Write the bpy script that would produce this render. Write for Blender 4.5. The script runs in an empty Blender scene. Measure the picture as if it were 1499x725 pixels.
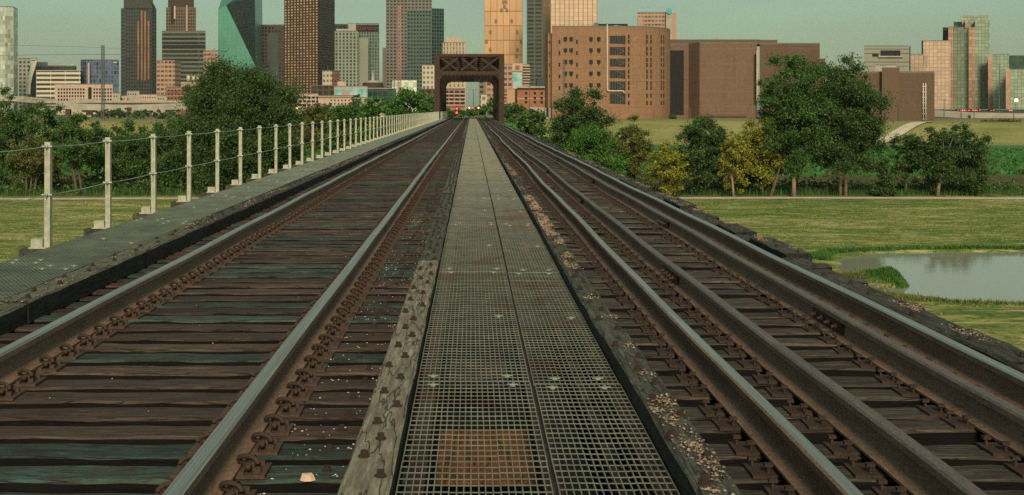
import bpy, math, random
import numpy as np
from mathutils import Vector, Matrix
R = math.radians
random.seed(7); rng = np.random.default_rng(7)
sc = bpy.context.scene
C = sc.collection

# ------------------------------------------------------------------ camera, sky, sun
CZ = 8.6            # camera height above the flood plain
F = 1700.0          # focal length in photo pixels
VX, VY = 690.0, 160.0
cam = bpy.data.objects.new('camera', bpy.data.cameras.new('camera'))
C.objects.link(cam)
cam.location = (0, 0, CZ); cam.rotation_euler = (R(90), 0, 0)
cam.data.sensor_width = 36; cam.data.lens = 36 * F / 1499
cam.data.shift_x = (749.5 - VX) / 1499; cam.data.shift_y = -(362.5 - VY) / 1499
cam.data.clip_start = 0.1; cam.data.clip_end = 12000
sc.camera = cam

SUN_EL, SUN_AZ = 32.0, 177.0      # degrees; azimuth clockwise from +Y (the view direction)
w = bpy.data.worlds.new('World'); sc.world = w; w.use_nodes = True
nt = w.node_tree; nt.nodes.clear()
out = nt.nodes.new('ShaderNodeOutputWorld'); bg = nt.nodes.new('ShaderNodeBackground')
sky = nt.nodes.new('ShaderNodeTexSky'); sky.sky_type = 'NISHITA'; sky.sun_disc = False
sky.sun_elevation = R(SUN_EL); sky.sun_rotation = R(SUN_AZ); sky.altitude = 100
sky.air_density = 1.2; sky.dust_density = 1.6; sky.ozone_density = 1.5
tint = nt.nodes.new('ShaderNodeMix'); tint.data_type = 'RGBA'; tint.blend_type = 'MULTIPLY'
tint.inputs[0].default_value = 1.0
tint.inputs[7].default_value = (0.89, 1.08, 0.84, 1)
cloud = nt.nodes.new('ShaderNodeTexNoise'); cloud.inputs['Scale'].default_value = 3.0; cloud.inputs['Detail'].default_value = 4
tcw = nt.nodes.new('ShaderNodeTexCoord'); mpw = nt.nodes.new('ShaderNodeMapping'); mpw.inputs['Scale'].default_value = (1, 1, 5)
nt.links.new(tcw.outputs['Generated'], mpw.inputs[0]); nt.links.new(mpw.outputs[0], cloud.inputs[0])
cr = nt.nodes.new('ShaderNodeMapRange'); cr.inputs[1].default_value = .3; cr.inputs[2].default_value = .7
cr.inputs[3].default_value = 0.0; cr.inputs[4].default_value = 0.7
mixc = nt.nodes.new('ShaderNodeMix'); mixc.data_type = 'RGBA'
mixc.inputs[7].default_value = (4.3, 5.15, 4.15, 1)       # thin grey-green overcast
nt.links.new(sky.outputs[0], tint.inputs[6]); nt.links.new(cloud.outputs[0], cr.inputs[0])
nt.links.new(cr.outputs[0], mixc.inputs[0]); nt.links.new(tint.outputs[2], mixc.inputs[6])
nt.links.new(mixc.outputs[2], bg.inputs[0]); bg.inputs[1].default_value = 0.055
nt.links.new(bg.outputs[0], out.inputs[0])

sl = bpy.data.lights.new('sun', 'SUN'); sl.energy = 2.6; sl.angle = R(14); sl.color = (1.0, 0.80, 0.60)
so = bpy.data.objects.new('sun', sl); C.objects.link(so)
az = R(SUN_AZ); el = R(SUN_EL)
sd = Vector((math.sin(az) * math.cos(el), math.cos(az) * math.cos(el), math.sin(el)))
so.rotation_euler = sd.to_track_quat('Z', 'Y').to_euler(); so.location = (0, -20, 40)
sc.view_settings.view_transform = 'Standard'; sc.view_settings.look = 'None'
sc.view_settings.exposure = 0.52; sc.view_settings.gamma = 1.0
sc.view_settings.use_curve_mapping = False
sc.cycles.use_denoising = False
sc.cycles.max_bounces = 6; sc.cycles.transparent_max_bounces = 6

# ------------------------------------------------------------------ helpers
def P(px, py, Y):           # photo pixel + distance -> world point
    return Vector(((px - VX) * Y / F, Y, CZ - (py - VY) * Y / F))
def PX(px, Y): return (px - VX) * Y / F
def PZ(py, Y): return CZ - (py - VY) * Y / F

class MB:
    def __init__(s): s.v = []; s.f = []; s.m = []; s.uv = None
    def add(s, vs, fs, m=0):
        b = len(s.v); s.v.extend([tuple(p) for p in vs])
        for q in fs: s.f.append(tuple(b + i for i in q)); s.m.append(m)
        return s
    def box(s, x0, x1, y0, y1, z0, z1, m=0):
        vs = [(x0,y0,z0),(x1,y0,z0),(x1,y1,z0),(x0,y1,z0),(x0,y0,z1),(x1,y0,z1),(x1,y1,z1),(x0,y1,z1)]
        return s.add(vs, [(0,3,2,1),(4,5,6,7),(0,1,5,4),(1,2,6,5),(2,3,7,6),(3,0,4,7)], m)
    def bar(s, a, b, w, h, m=0, up=(0,0,1)):
        a = Vector(a); b = Vector(b); d = (b - a).normalized(); u = Vector(up)
        if abs(d.dot(u)) > .98: u = Vector((0, 1, 0))
        x = d.cross(u).normalized(); z = x.cross(d)
        vs = []
        for p in (a, b):
            for i, j in ((-1,-1),(1,-1),(1,1),(-1,1)): vs.append(p + x * (i * w / 2) + z * (j * h / 2))
        return s.add(vs, [(0,1,2,3),(7,6,5,4),(0,4,5,1),(1,5,6,2),(2,6,7,3),(3,7,4,0)], m)
    def tube(s, pts, rad, n=8, m=0, cap=True):
        pts = [Vector(p) for p in pts]
        if not hasattr(rad, '__len__'): rad = [rad] * len(pts)
        b = len(s.v)
        d0 = (pts[1] - pts[0]).normalized(); u = Vector((0,0,1)) if abs(d0.z) < .9 else Vector((1,0,0))
        for i, p in enumerate(pts):
            d = (pts[min(i+1, len(pts)-1)] - pts[max(i-1, 0)]).normalized()
            x = d.cross(u).normalized(); z = x.cross(d); u = z
            for k in range(n):
                a = 2 * math.pi * k / n
                s.v.append(tuple(p + (x * math.cos(a) + z * math.sin(a)) * rad[i]))
        for i in range(len(pts) - 1):
            for k in range(n):
                k2 = (k + 1) % n
                s.f.append((b+i*n+k, b+i*n+k2, b+(i+1)*n+k2, b+(i+1)*n+k)); s.m.append(m)
        if cap:
            s.f.append(tuple(b + k for k in range(n))[::-1]); s.m.append(m)
            e = b + (len(pts)-1)*n; s.f.append(tuple(e + k for k in range(n))); s.m.append(m)
        return s
    def prism(s, poly, z0, z1, m=0, mtop=None):
        n = len(poly)
        vs = [(x, y, z0) for x, y in poly] + [(x, y, z1) for x, y in poly]
        s.add(vs, [(i, (i+1) % n, n+(i+1) % n, n+i) for i in range(n)], m)
        b = len(s.v) - 2*n
        s.f.append(tuple(b + n + i for i in range(n))); s.m.append(m if mtop is None else mtop)
        s.f.append(tuple(b + i for i in range(n))[::-1]); s.m.append(m if mtop is None else mtop)
        return s
    def mesh(s, name, mats, smooth=False):
        me = bpy.data.meshes.new(name); me.from_pydata(s.v, [], s.f)
        for m in (mats if isinstance(mats, (list, tuple)) else [mats]): me.materials.append(m)
        if any(s.m): me.polygons.foreach_set('material_index', s.m)
        if smooth: me.polygons.foreach_set('use_smooth', [True] * len(s.f))
        me.update(); return me
    def build(s, name, mats, parent=None, smooth=False, loc=None):
        return link(name, s.mesh(name, mats, smooth), parent, loc)

def link(name, me, parent=None, loc=None, rz=0):
    o = bpy.data.objects.new(name, me); C.objects.link(o)
    if parent: o.parent = parent
    if loc is not None: o.location = loc
    if rz: o.rotation_euler = (0, 0, rz)
    return o
def tag(o, label=None, cat=None, group=None, kind=None):
    if label: o['label'] = label
    if cat: o['category'] = cat
    if group: o['group'] = group
    if kind: o['kind'] = kind
    return o
def empty(name, label, cat, loc=(0,0,0), group=None, rz=0):
    return tag(link(name, None, None, loc, rz), label, cat, group)
def add_bevel(o, wd, seg=1):
    b = o.modifiers.new('bevel', 'BEVEL'); b.width = wd; b.segments = seg; b.limit_method = 'ANGLE'

ORD = 'first second third fourth fifth sixth seventh eighth ninth tenth eleventh twelfth thirteenth fourteenth fifteenth sixteenth seventeenth eighteenth nineteenth twentieth'.split()

# ------------------------------------------------------------------ materials
class N:
    def __init__(s, name):
        s.mat = bpy.data.materials.new(name); s.mat.use_nodes = True
        s.t = s.mat.node_tree; s.t.nodes.clear()
        s.out = s.n('ShaderNodeOutputMaterial'); s.b = s.n('ShaderNodeBsdfPrincipled')
        s.l(s.b.outputs[0], s.out.inputs[0])
    def n(s, t): return s.t.nodes.new(t)
    def l(s, a, b): s.t.links.new(a, b)
    def coord(s, kind='Object', scale=(1,1,1), rand=0):
        tc = s.n('ShaderNodeTexCoord'); mp = s.n('ShaderNodeMapping'); mp.inputs['Scale'].default_value = scale
        src = tc.outputs[kind]
        if rand:
            oi = s.n('ShaderNodeObjectInfo'); mu = s.n('ShaderNodeMath'); mu.operation = 'MULTIPLY'; mu.inputs[1].default_value = rand
            s.l(oi.outputs['Random'], mu.inputs[0])
            cb = s.n('ShaderNodeVectorMath'); cb.operation = 'ADD'; s.l(src, cb.inputs[0]); s.l(mu.outputs[0], cb.inputs[1]); src = cb.outputs[0]
        s.l(src, mp.inputs[0]); return mp.outputs[0]
    def pos(s, scale=(1,1,1)):
        g = s.n('ShaderNodeNewGeometry'); mp = s.n('ShaderNodeMapping'); mp.inputs['Scale'].default_value = scale
        s.l(g.outputs['Position'], mp.inputs[0]); return mp.outputs[0]
    def noise(s, vec, scale, detail=6, rough=.6):
        n = s.n('ShaderNodeTexNoise'); n.inputs['Scale'].default_value = scale; n.inputs['Detail'].default_value = detail
        n.inputs['Roughness'].default_value = rough
        if vec is not None: s.l(vec, n.inputs['Vector'])
        return n.outputs[0]
    def ramp(s, v, stops):
        r = s.n('ShaderNodeValToRGB'); cr = r.color_ramp
        while len(cr.elements) < len(stops): cr.elements.new(.5)
        for e, (p, c) in zip(cr.elements, stops):
            e.position = p; e.color = (c, c, c, 1) if not hasattr(c, '__len__') else (*c, 1)
        s.l(v, r.inputs[0]); return r.outputs[0]
    def mix(s, f, a, b, mode='MIX'):
        m = s.n('ShaderNodeMix'); m.data_type = 'RGBA'; m.blend_type = mode
        for i, v in ((0, f), (6, a), (7, b)):
            if hasattr(v, 'links') or isinstance(v, bpy.types.NodeSocket): s.l(v, m.inputs[i])
            elif i == 0: m.inputs[0].default_value = v
            else: m.inputs[i].default_value = (*v, 1)
        return m.outputs[2]
    def math(s, op, a, b=0.0, c=0.0):
        m = s.n('ShaderNodeMath'); m.operation = op
        for i, v in enumerate((a, b, c)):
            if isinstance(v, bpy.types.NodeSocket): s.l(v, m.inputs[i])
            else: m.inputs[i].default_value = v
        return m.outputs[0]
    def bump(s, h, strength=.5, dist=.01):
        b = s.n('ShaderNodeBump'); b.inputs['Strength'].default_value = strength; b.inputs['Distance'].default_value = dist
        s.l(h, b.inputs['Height']); s.l(b.outputs[0], s.b.inputs['Normal'])
    def set(s, col=None, rough=None, metal=None, spec=None):
        for k, v in (('Base Color', col), ('Roughness', rough), ('Metallic', metal), ('Specular IOR Level', spec)):
            if v is None: continue
            if isinstance(v, bpy.types.NodeSocket): s.l(v, s.b.inputs[k])
            elif k == 'Base Color': s.b.inputs[k].default_value = (*v, 1)
            else: s.b.inputs[k].default_value = v
        return s.mat

def plain(name, col, rough=.7, metal=0, var=.25, scale=2, kind='Object', spec=.3):
    k = N(name); c = k.noise(k.coord(kind), scale)
    dark = tuple(x * (1 - var) for x in col); lite = tuple(min(1, x * (1 + var)) for x in col)
    return k.set(k.ramp(c, [(.3, dark), (.7, lite)]), rough, metal, spec)
def emit(name, col, st):
    k = N(name); k.b.inputs['Base Color'].default_value = (*col, 1)
    k.b.inputs['Emission Color'].default_value = (*col, 1); k.b.inputs['Emission Strength'].default_value = st
    return k.mat

def wood(name, a, b, stain=None, stain_amt=.5, axis='x', cracks=.55, rand=37.0, specks=False):
    k = N(name)
    sc_ = {'x': (1.2, 14, 14), 'y': (14, 1.2, 14), 'z': (14, 14, 1.2)}[axis]
    v = k.coord('Object', sc_, rand); v1 = k.coord('Object', (1,1,1), rand)
    g = k.noise(v, 2.9, 10, .78)
    big = k.noise(v1, 1.3, 3)
    col = k.ramp(g, [(.34, tuple(x*.5 for x in a)), (.49, a), (.66, b)])
    col = k.mix(k.ramp(big, [(.3, .0), (.75, .55)]), col, tuple(x*.55 for x in a))
    if stain:
        n2 = k.noise(k.coord('Object', tuple(3 + q_ * 2.2 for q_ in sc_), rand), .9, 8, .85); n4 = k.noise(v1, 3, 4)
        m = k.math('MULTIPLY', k.ramp(n2, [(.52 - .10*stain_amt, 0.), (.60 - .08*stain_amt, 1.)]), k.ramp(n4, [(.3, .45), (.6, 1.)]))
        col = k.mix(k.math('MULTIPLY', m, stain_amt), col, stain)
        col = k.mix(k.math('MULTIPLY', k.ramp(n2, [(.60, 0.), (.66, 1.)]), stain_amt), col, tuple(x_ * 2.1 for x_ in stain))
    if specks:
        vo = k.n('ShaderNodeTexVoronoi'); vo.inputs['Scale'].default_value = 34; k.l(v1, vo.inputs['Vector'])
        ms = k.ramp(vo.outputs['Distance'], [(.10, 1.), (.18, 0.)])
        col = k.mix(k.math('MULTIPLY', ms, k.ramp(k.noise(v1, 5), [(.52, 0.), (.6, .8)])), col, (.5, .47, .36))
    cr = k.n('ShaderNodeTexNoise'); cr.inputs['Scale'].default_value = 1.3; cr.inputs['Detail'].default_value = 3
    k.l(v, cr.inputs['Vector'])
    crk = k.ramp(k.math('ABSOLUTE', k.math('SUBTRACT', cr.outputs[0], .5)), [(.0, 0.), (.016, 1.)])
    col = k.mix(k.math('MULTIPLY', k.math('SUBTRACT', 1.0, crk), cracks), col, (.008, .006, .005))
    k.bump(k.math('ADD', k.math('MULTIPLY', g, .6), k.math('MULTIPLY', crk, .8)), .9, .012)
    oi = k.n('ShaderNodeObjectInfo'); hv = k.n('ShaderNodeHueSaturation'); k.l(col, hv.inputs['Color'])
    k.l(k.math('MULTIPLY_ADD', oi.outputs['Random'], .55, .72), hv.inputs['Value'])
    return k.set(hv.outputs[0], .85, 0, .25)

M = {}
M['tie_brown'] = wood('weathered_brown_timber', (.055, .040, .028), (.165, .124, .090))
M['tie_brown2'] = wood('weathered_umber_timber', (.050, .036, .026), (.115, .085, .060))
M['tie_green'] = wood('green_stained_timber', (.040, .032, .024), (.085, .070, .05), (.040, .105, .082), .75)
M['tie_speck'] = wood('green_speckled_timber', (.035, .032, .024), (.08, .07, .05), (.04, .10, .075), .55, specks=True)
M['tie_dark'] = wood('dark_creosoted_timber', (.050, .040, .030), (.185, .150, .110), (.06, .085, .062), .35)
M['tie_side'] = wood('tie_side_gap_shade', (.003, .0025, .002), (.009, .007, .005), cracks=.3)  # near-black sides put the shade between ties into the colour
M['beam_side'] = wood('shaded_beam_side', (.018, .017, .013), (.05, .048, .036), (.04, .055, .04), .4, axis='y', rand=11)  # beam sides toned down too, side shade put into the colour
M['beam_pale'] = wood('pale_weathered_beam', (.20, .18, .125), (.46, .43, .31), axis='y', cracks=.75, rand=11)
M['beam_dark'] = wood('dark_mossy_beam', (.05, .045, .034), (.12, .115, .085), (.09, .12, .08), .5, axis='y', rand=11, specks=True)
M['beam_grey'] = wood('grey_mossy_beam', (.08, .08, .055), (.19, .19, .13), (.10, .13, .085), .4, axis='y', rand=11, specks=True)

def rusty(name, a, b, rough=.75, scale=7, metal=.15):
    k = N(name); v = k.coord('Object', (1, .35, 1))
    n = k.noise(v, scale, 8, .7); f = k.noise(v, 90, 3)
    col = k.ramp(n, [(.3, a), (.7, b)])
    col = k.mix(k.ramp(f, [(.4, 0.), (.75, .5)]), col, tuple(x * 1.8 for x in b))
    k.bump(f, .35, .003); return k.set(col, rough, metal, .3)
M['rust'] = rusty('rusted_rail_steel', (.11, .072, .048), (.22, .145, .095))
M['rust_pale'] = rusty('grey_weathered_rail_head', (.075, .058, .042), (.15, .122, .090), .5, 12, .4)
M['rust_dark'] = rusty('dark_rusted_iron', (.020, .014, .010), (.060, .040, .027))
M['rust_red'] = rusty('red_brown_rust', (.034, .023, .016), (.085, .058, .040))
k = N('worn_polished_rail_head'); v = k.coord('Object', (30, .25, 1))
n = k.noise(v, 3, 5)
M['polish'] = k.set(k.ramp(n, [(.3, (.30, .265, .20)), (.7, (.56, .52, .41))]), k.ramp(n, [(.3, .5), (.7, .3)]), .9)
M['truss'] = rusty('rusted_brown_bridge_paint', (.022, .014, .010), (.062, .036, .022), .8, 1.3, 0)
M['truss_in'] = rusty('shaded_bridge_paint', (.014, .010, .008), (.045, .028, .018), .8, 1.3, 0)  # darker copy for inner members, truss shade put into the colour
k = N('galvanised_grating'); n = k.noise(k.coord('Object', (1,1,1), 5), 9, 5)
r2 = k.ramp(k.noise(k.coord('Object', (1,1,1), 9), 1.6, 5), [(.54, 0.), (.66, .75)])
M['grate'] = k.set(k.mix(r2, k.ramp(n, [(.3, (.115, .130, .096)), (.7, (.245, .255, .190))]), (.15, .085, .045)), .5, .3)
k = N('weathered_walkway_grating'); n = k.noise(k.coord('Object', (1,1,1), 5), 3, 6)
M['grate_dark'] = k.set(k.ramp(n, [(.3, (.085, .115, .088)), (.7, (.18, .215, .165))]), .6, .3)
k = N('pale_painted_post_steel'); n = k.noise(k.coord('Object', (1,1,1), 5), 14, 6)
M['post'] = k.set(k.ramp(n, [(.3, (.30, .31, .22)), (.7, (.50, .50, .38))]), .6, .1)
M['cable'] = plain('steel_cable', (.46, .50, .41), .45, .5)
M['clip_metal'] = plain('zinc_saddle_clip', (.32, .36, .28), .45, .5, scale=30)
k = N('tan_pebble'); g = k.n('ShaderNodeNewGeometry')
M['pebble'] = k.set(k.ramp(g.outputs['Random Per Island'], [(0., (.10, .065, .04)), (.5, (.20, .145, .10)), (1., (.40, .31, .215))]), .9)
M['ply'] = wood('orange_brown_plank', (.16, .065, .02), (.24, .10, .035), axis='y', cracks=.3)
M['concrete'] = plain('pale_concrete', (.34, .32, .25), .85, 0, .2, .3)
M['concrete_pink'] = plain('pinkish_concrete', (.46, .35, .26), .85, 0, .15, .3)
M['steel_grey'] = plain('grey_steel', (.12, .13, .11), .6, .3)
M['black'] = plain('black_and_recess_shade', (.012, .014, .012), .8)  # also stands for the shade in openings and recesses
M['window'] = plain('dark_window_glass', (.012, .014, .013), .25, 0, .4, .5, spec=.3)
M['white_pipe'] = plain('white_painted_pipe', (.50, .46, .37), .6, 0, .1)
M['bark'] = plain('grey_brown_bark', (.10, .075, .05), .9, 0, .4, 4)
M['bark_pale'] = plain('pale_bark', (.26, .19, .13), .9, 0, .35, 4)

def leafmat(name, a, b, tr=.25):
    k = N(name); v = k.pos()
    n = k.noise(v, .55, 4); n2 = k.noise(v, 1.7, 3)
    g = k.n('ShaderNodeNewGeometry')
    col = k.ramp(n, [(.35, a), (.65, b)])
    col = k.mix(k.ramp(n2, [(.35, .6), (.55, 0.)]), col, tuple(x * .5 for x in a))
    col = k.mix(k.ramp(g.outputs['Random Per Island'], [(.45, 0.), (1., .8)]), col, tuple(min(1, x * 2.0) for x in b))  # random leaves lifted so crown highlights sit in the colour
    k.set(col, .6, 0, .2)
    t = k.n('ShaderNodeBsdfTranslucent'); k.l(col, t.inputs[0])
    ms = k.n('ShaderNodeMixShader'); ms.inputs[0].default_value = tr
    k.l(k.b.outputs[0], ms.inputs[1]); k.l(t.outputs[0], ms.inputs[2]); k.l(ms.outputs[0], k.out.inputs[0])
    return k.mat
L = {
 'dark': leafmat('dark_green_leaves', (.030, .066, .019), (.062, .112, .031)),
 'mid': leafmat('mid_green_leaves', (.035, .084, .021), (.070, .140, .034)),
 'bright': leafmat('bright_green_leaves', (.040, .11, .020), (.075, .17, .030)),
 'olive': leafmat('olive_green_leaves', (.065, .080, .020), (.13, .14, .036)),
 'yellow': leafmat('yellowing_leaves', (.12, .14, .02), (.25, .25, .036)),
 'reed': leafmat('green_reeds', (.035, .10, .018), (.07, .17, .03)),
}

def facade(name, wall, glass, cw, ch, fx=.6, fy=.6, gr=.15, gm=.6, var=.5, wr=.7, wm=0., warp=0.):
    """wall with a grid of window openings laid out in metres along the wall (u) and up it (v)"""
    k = N(name); tc = k.n('ShaderNodeTexCoord'); sp = k.n('ShaderNodeSeparateXYZ'); k.l(tc.outputs['UV'], sp.inputs[0])
    u = k.math('DIVIDE', sp.outputs[0], cw); v = k.math('DIVIDE', sp.outputs[1], ch)
    fu = k.math('FRACT', u); fv = k.math('FRACT', v)
    mu = k.math('LESS_THAN', k.math('ABSOLUTE', k.math('SUBTRACT', fu, .5)), fx / 2)
    mv = k.math('LESS_THAN', k.math('ABSOLUTE', k.math('SUBTRACT', fv, .5)), fy / 2)
    m = k.math('MULTIPLY', mu, mv)
    cb = k.n('ShaderNodeCombineXYZ'); k.l(k.math('FLOOR', u), cb.inputs[0]); k.l(k.math('FLOOR', v), cb.inputs[1])
    wn = k.n('ShaderNodeTexWhiteNoise'); wn.noise_dimensions = '2D'; k.l(cb.outputs[0], wn.inputs['Vector'])
    gl = k.mix(wn.outputs[0], tuple(x * (1 - var) for x in glass), tuple(x * (1 + var) for x in glass))
    ns = k.noise(k.coord('Object', (.02, .02, .02)), 1.2, 5)
    wl = k.ramp(ns, [(.3, tuple(x * .82 for x in wall)), (.7, tuple(x * 1.12 for x in wall))])
    if warp:
        nb = k.noise(k.coord('Object', (.03, .03, .03)), 2.0, 4); k.bump(nb, warp, 6.0)
    return k.set(k.mix(m, wl, gl), k.mix(m, (wr,)*3, (gr,)*3), k.mix(m, (wm,)*3, (gm,)*3), .4)

def brick(name, a, b, bandcol, band=4.4, bf=.12):
    k = N(name); tc = k.n('ShaderNodeTexCoord'); sp = k.n('ShaderNodeSeparateXYZ'); k.l(tc.outputs['UV'], sp.inputs[0])
    bt = k.n('ShaderNodeTexBrick'); mp = k.n('ShaderNodeMapping'); mp.inputs['Scale'].default_value = (1.2, 1.2, 1.2); k.l(tc.outputs['UV'], mp.inputs[0])
    k.l(mp.outputs[0], bt.inputs['Vector']); bt.inputs['Color1'].default_value = (*a, 1); bt.inputs['Color2'].default_value = (*b, 1)
    bt.inputs['Mortar'].default_value = (*[x * .75 for x in a], 1); bt.inputs['Scale'].default_value = 1.0
    ns = k.noise(k.coord('Object', (.08, .08, .25)), 1.5, 6)
    col = k.mix(k.ramp(ns, [(.3, 0.), (.7, .5)]), bt.outputs[0], tuple(x * .75 for x in a))
    col = k.mix(k.ramp(k.noise(k.coord('Object', (1, 1, 1.6)), .9, 8, .85), [(.40, .55), (.56, 0.)]), col, tuple(x * .55 for x in a))
    col = k.mix(k.ramp(k.noise(k.coord('Object', (.5, .5, .03)), 1., 6, .7), [(.5, 0.), (.7, .35)]), col, tuple(x * .5 for x in a))
    m = k.math('LESS_THAN', k.math('FRACT', k.math('DIVIDE', sp.outputs[1], band)), bf)
    col = k.mix(k.math('MULTIPLY', m, .8), col, bandcol)
    return k.set(col, .85, 0, .2)

# ------------------------------------------------------------------ ground
def smooth(a, b, x): t = np.clip((x - a) / (b - a), 0, 1); return t * t * (3 - 2 * t)
PCX, PCY, PRX, PRY = 45.5, 61.6, 25.0, 10.2
def pond_d(x, y):   # <1 inside
    x = x - (y - PCY) * .10; a = np.arctan2(y - PCY, x - PCX)
    wob = 1 + .018 * np.sin(7 * a + 1) + .014 * np.sin(19 * a) + .010 * np.sin(41 * a + 2)
    return ((np.abs(x - PCX) / PRX) ** 4 + (np.abs(y - PCY) / PRY) ** 4) ** (1 / 4) / wob
def gh(x, y):
    x = np.asarray(x, float); y = np.asarray(y, float)
    h = .05 * np.sin(x * .11 + 1) * np.sin(y * .09) + 0 * x
    h = h - 3.6 * smooth(121, 129, y) * (1 - smooth(139, 150, y))
    d = pond_d(x, y); h = np.where(d < 1.25, h * np.clip((d - 1) / .25, 0, 1), h) - .9 * (1 - smooth(.93, 1.03, d)) - .1 * (1 - smooth(1.0, 1.15, d))
    h = h + .8 * np.exp(-(((x - 21.3) / .75) ** 2 + ((y - 58.8) / 2.4) ** 2))
    lev = 5.2 * smooth(292 + .0 * x, 316, y)
    h = h + lev + .25 * np.sin(x * .03) * smooth(292, 316, y)
    emb = (CZ - 2.05)
    e = smooth(189, 196, y) * (1 - smooth(5.5, 20, np.abs(x)))
    return h * (1 - e) + emb * e
xs = np.unique(np.concatenate([np.linspace(-3500, -150, 30), np.arange(-150, 150, 2.5), np.linspace(150, 3500, 30), np.arange(14, 50, .5)]))
ys = np.unique(np.concatenate([np.linspace(-300, -20, 10), np.arange(-20, 45, 3), np.arange(45, 80, .5), np.arange(80, 118, 2.), np.arange(118, 155, 1.), np.arange(155, 330, 2.5), np.linspace(330, 6000, 50)]))
XX, YY = np.meshgrid(xs, ys); ZZ = gh(XX, YY)
vv = np.stack([XX, YY, ZZ], -1).reshape(-1, 3); nx = len(xs); ny = len(ys)
ii = (np.arange(ny - 1)[:, None] * nx + np.arange(nx - 1)[None]).ravel()
ff = np.stack([ii, ii + 1, ii + nx + 1, ii + nx], 1)
me = bpy.data.meshes.new('ground'); me.from_pydata(vv.tolist(), [], ff.tolist()); me.polygons.foreach_set('use_smooth', [True] * len(ff))
k = N('grass_ground'); v = k.pos(); sp = k.n('ShaderNodeSeparateXYZ'); k.l(v, sp.inputs[0])
n1 = k.noise(k.pos((.35, 1, 1)), .13, 8, .7); n2 = k.noise(k.pos((.5, .8, 1)), .8, 8, .8); n3 = k.noise(k.pos((.8, .5, 1)), 3.2, 6, .8)
mown = k.ramp(n1, [(.38, (.075, .15, .028)), (.46, (.135, .20, .045)), (.54, (.27, .285, .08)), (.62, (.50, .45, .21))])
mown = k.mix(k.ramp(n2, [(.46, 0.), (.56, .8)]), mown, (.075, .125, .025))
mown = k.mix(k.ramp(n3, [(.42, .75), (.52, 0.)]), mown, (.06, .085, .022))
mown = k.mix(k.ramp(k.noise(k.pos((.25, 1.2, 1)), 1.1, 7, .8), [(.52, 0.), (.60, .75)]), mown, (.46, .40, .18))
lush = k.mix(k.ramp(n2, [(.35, 0.), (.65, 1.)]), (.03, .12, .022), (.08, .21, .04))
lev = k.mix(k.ramp(n1, [(.35, 0.), (.6, 1.)]), (.17, .20, .06), (.33, .31, .12))
lev = k.mix(k.ramp(n3, [(.4, .4), (.6, 0.)]), lev, (.05, .06, .02))
bank = k.mix(k.ramp(n2, [(.4, 0.), (.6, 1.)]), (.10, .065, .042), (.04, .055, .02))
def rng_mask(a, b): 
    m = k.n('ShaderNodeMapRange'); m.inputs[1].default_value = a; m.inputs[2].default_value = b; k.l(sp.outputs[1], m.inputs[0]); return m.outputs[0]
col = k.mix(rng_mask(117.5, 121), mown, bank)
col = k.mix(rng_mask(148, 153), col, lush)
col = k.mix(rng_mask(268, 284), col, lev)
col = k.mix(rng_mask(330, 480), col, (.13, .13, .09))
k.bump(n3, .25, .05)
me.materials.append(k.set(col, .95, 0, .1)); tag(link('ground', me), kind='structure')

def strip(name, pts, wd, mat, dz=.03):
    m = MB(); vs = []
    pts = [Vector((*p, 0)) for p in pts]; res = []
    for a, b in zip(pts, pts[1:]):
        n_ = max(1, int((b - a).length / 2.)); res += [a.lerp(b, i / n_) for i in range(n_)]
    res.append(pts[-1])
    for i, p in enumerate(res):
        d = (res[min(i+1, len(res)-1)] - res[max(i-1, 0)]).normalized(); s = Vector((d.y, -d.x, 0)) * wd / 2
        for q in (p - s, p + s):
            zz = max(float(gh(q.x, q.y)), float(gh(p.x, p.y))); vs.append((q.x, q.y, zz + dz))
    m.add(vs, [(2*i, 2*i+1, 2*i+3, 2*i+2) for i in range(len(res) - 1)])
    return tag(m.build(name, mat), kind='structure')
M['dirt'] = plain('pale_trail_gravel', (.52, .45, .33), .95, 0, .2, .6, 'Object')
strip('gravel_path', [(-220, 111.5), (-60, 111.0), (-20, 111.5), (30, 112), (90, 111.5), (230, 112.5)], 2.3, M['dirt'])
strip('levee_path', [(-400, 284), (-40, 284), (0, 285), (60, 284), (400, 282)], 3.0, M['dirt'], .06)
strip('slope_path', [(PX(1262, 286), 286), (PX(1300, 298), 298), (PX(1348, 314), 314), (PX(1385, 322), 322)], 3.4, M['dirt'], .12)

def water_mat(name, col, sc_=1.2, st=.12):
    k = N(name); n = k.noise(k.pos((.6, 1.5, 1)), sc_, 4); n2 = k.noise(k.pos(), sc_ * 7, 3)
    k.bump(k.math('ADD', n, k.math('MULTIPLY', n2, .22)), st, .05); k.b.inputs['IOR'].default_value = 1.33
    return k.set(col, .04, 0, .5)
m = MB(); m.add([(18, 49, -.18), (75, 49, -.18), (75, 74, -.18), (18, 74, -.18)], [(0, 1, 2, 3)])
tag(m.build('pond_water', water_mat('still_pond_water', (.27, .285, .21), 1.0, .06)), kind='structure')
m = MB(); m.add([(-400, 122, -2.7), (400, 122, -2.7), (400, 150, -2.7), (-400, 150, -2.7)], [(0, 1, 2, 3)])
tag(m.build('river_water', water_mat('river_water', (.06, .05, .03))), kind='structure')

# ------------------------------------------------------------------ bridge: heights and lines
TL, TR = CZ - 1.48, CZ - 1.57          # top of ties, left and right track
RTL, RTR = CZ - 1.29, CZ - 1.39        # rail tops
GT = CZ - 1.33                         # walkway grating
PITCH = 1.90 / 6
END = 196.0
def wobR(y): return .022 * math.sin(y * .21 + 1.2) * min(1, max(0, (y - 10) / 12)) + .012 * math.sin(y * .47)
def wobL(y): return .008 * math.sin(y * .17)

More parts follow.
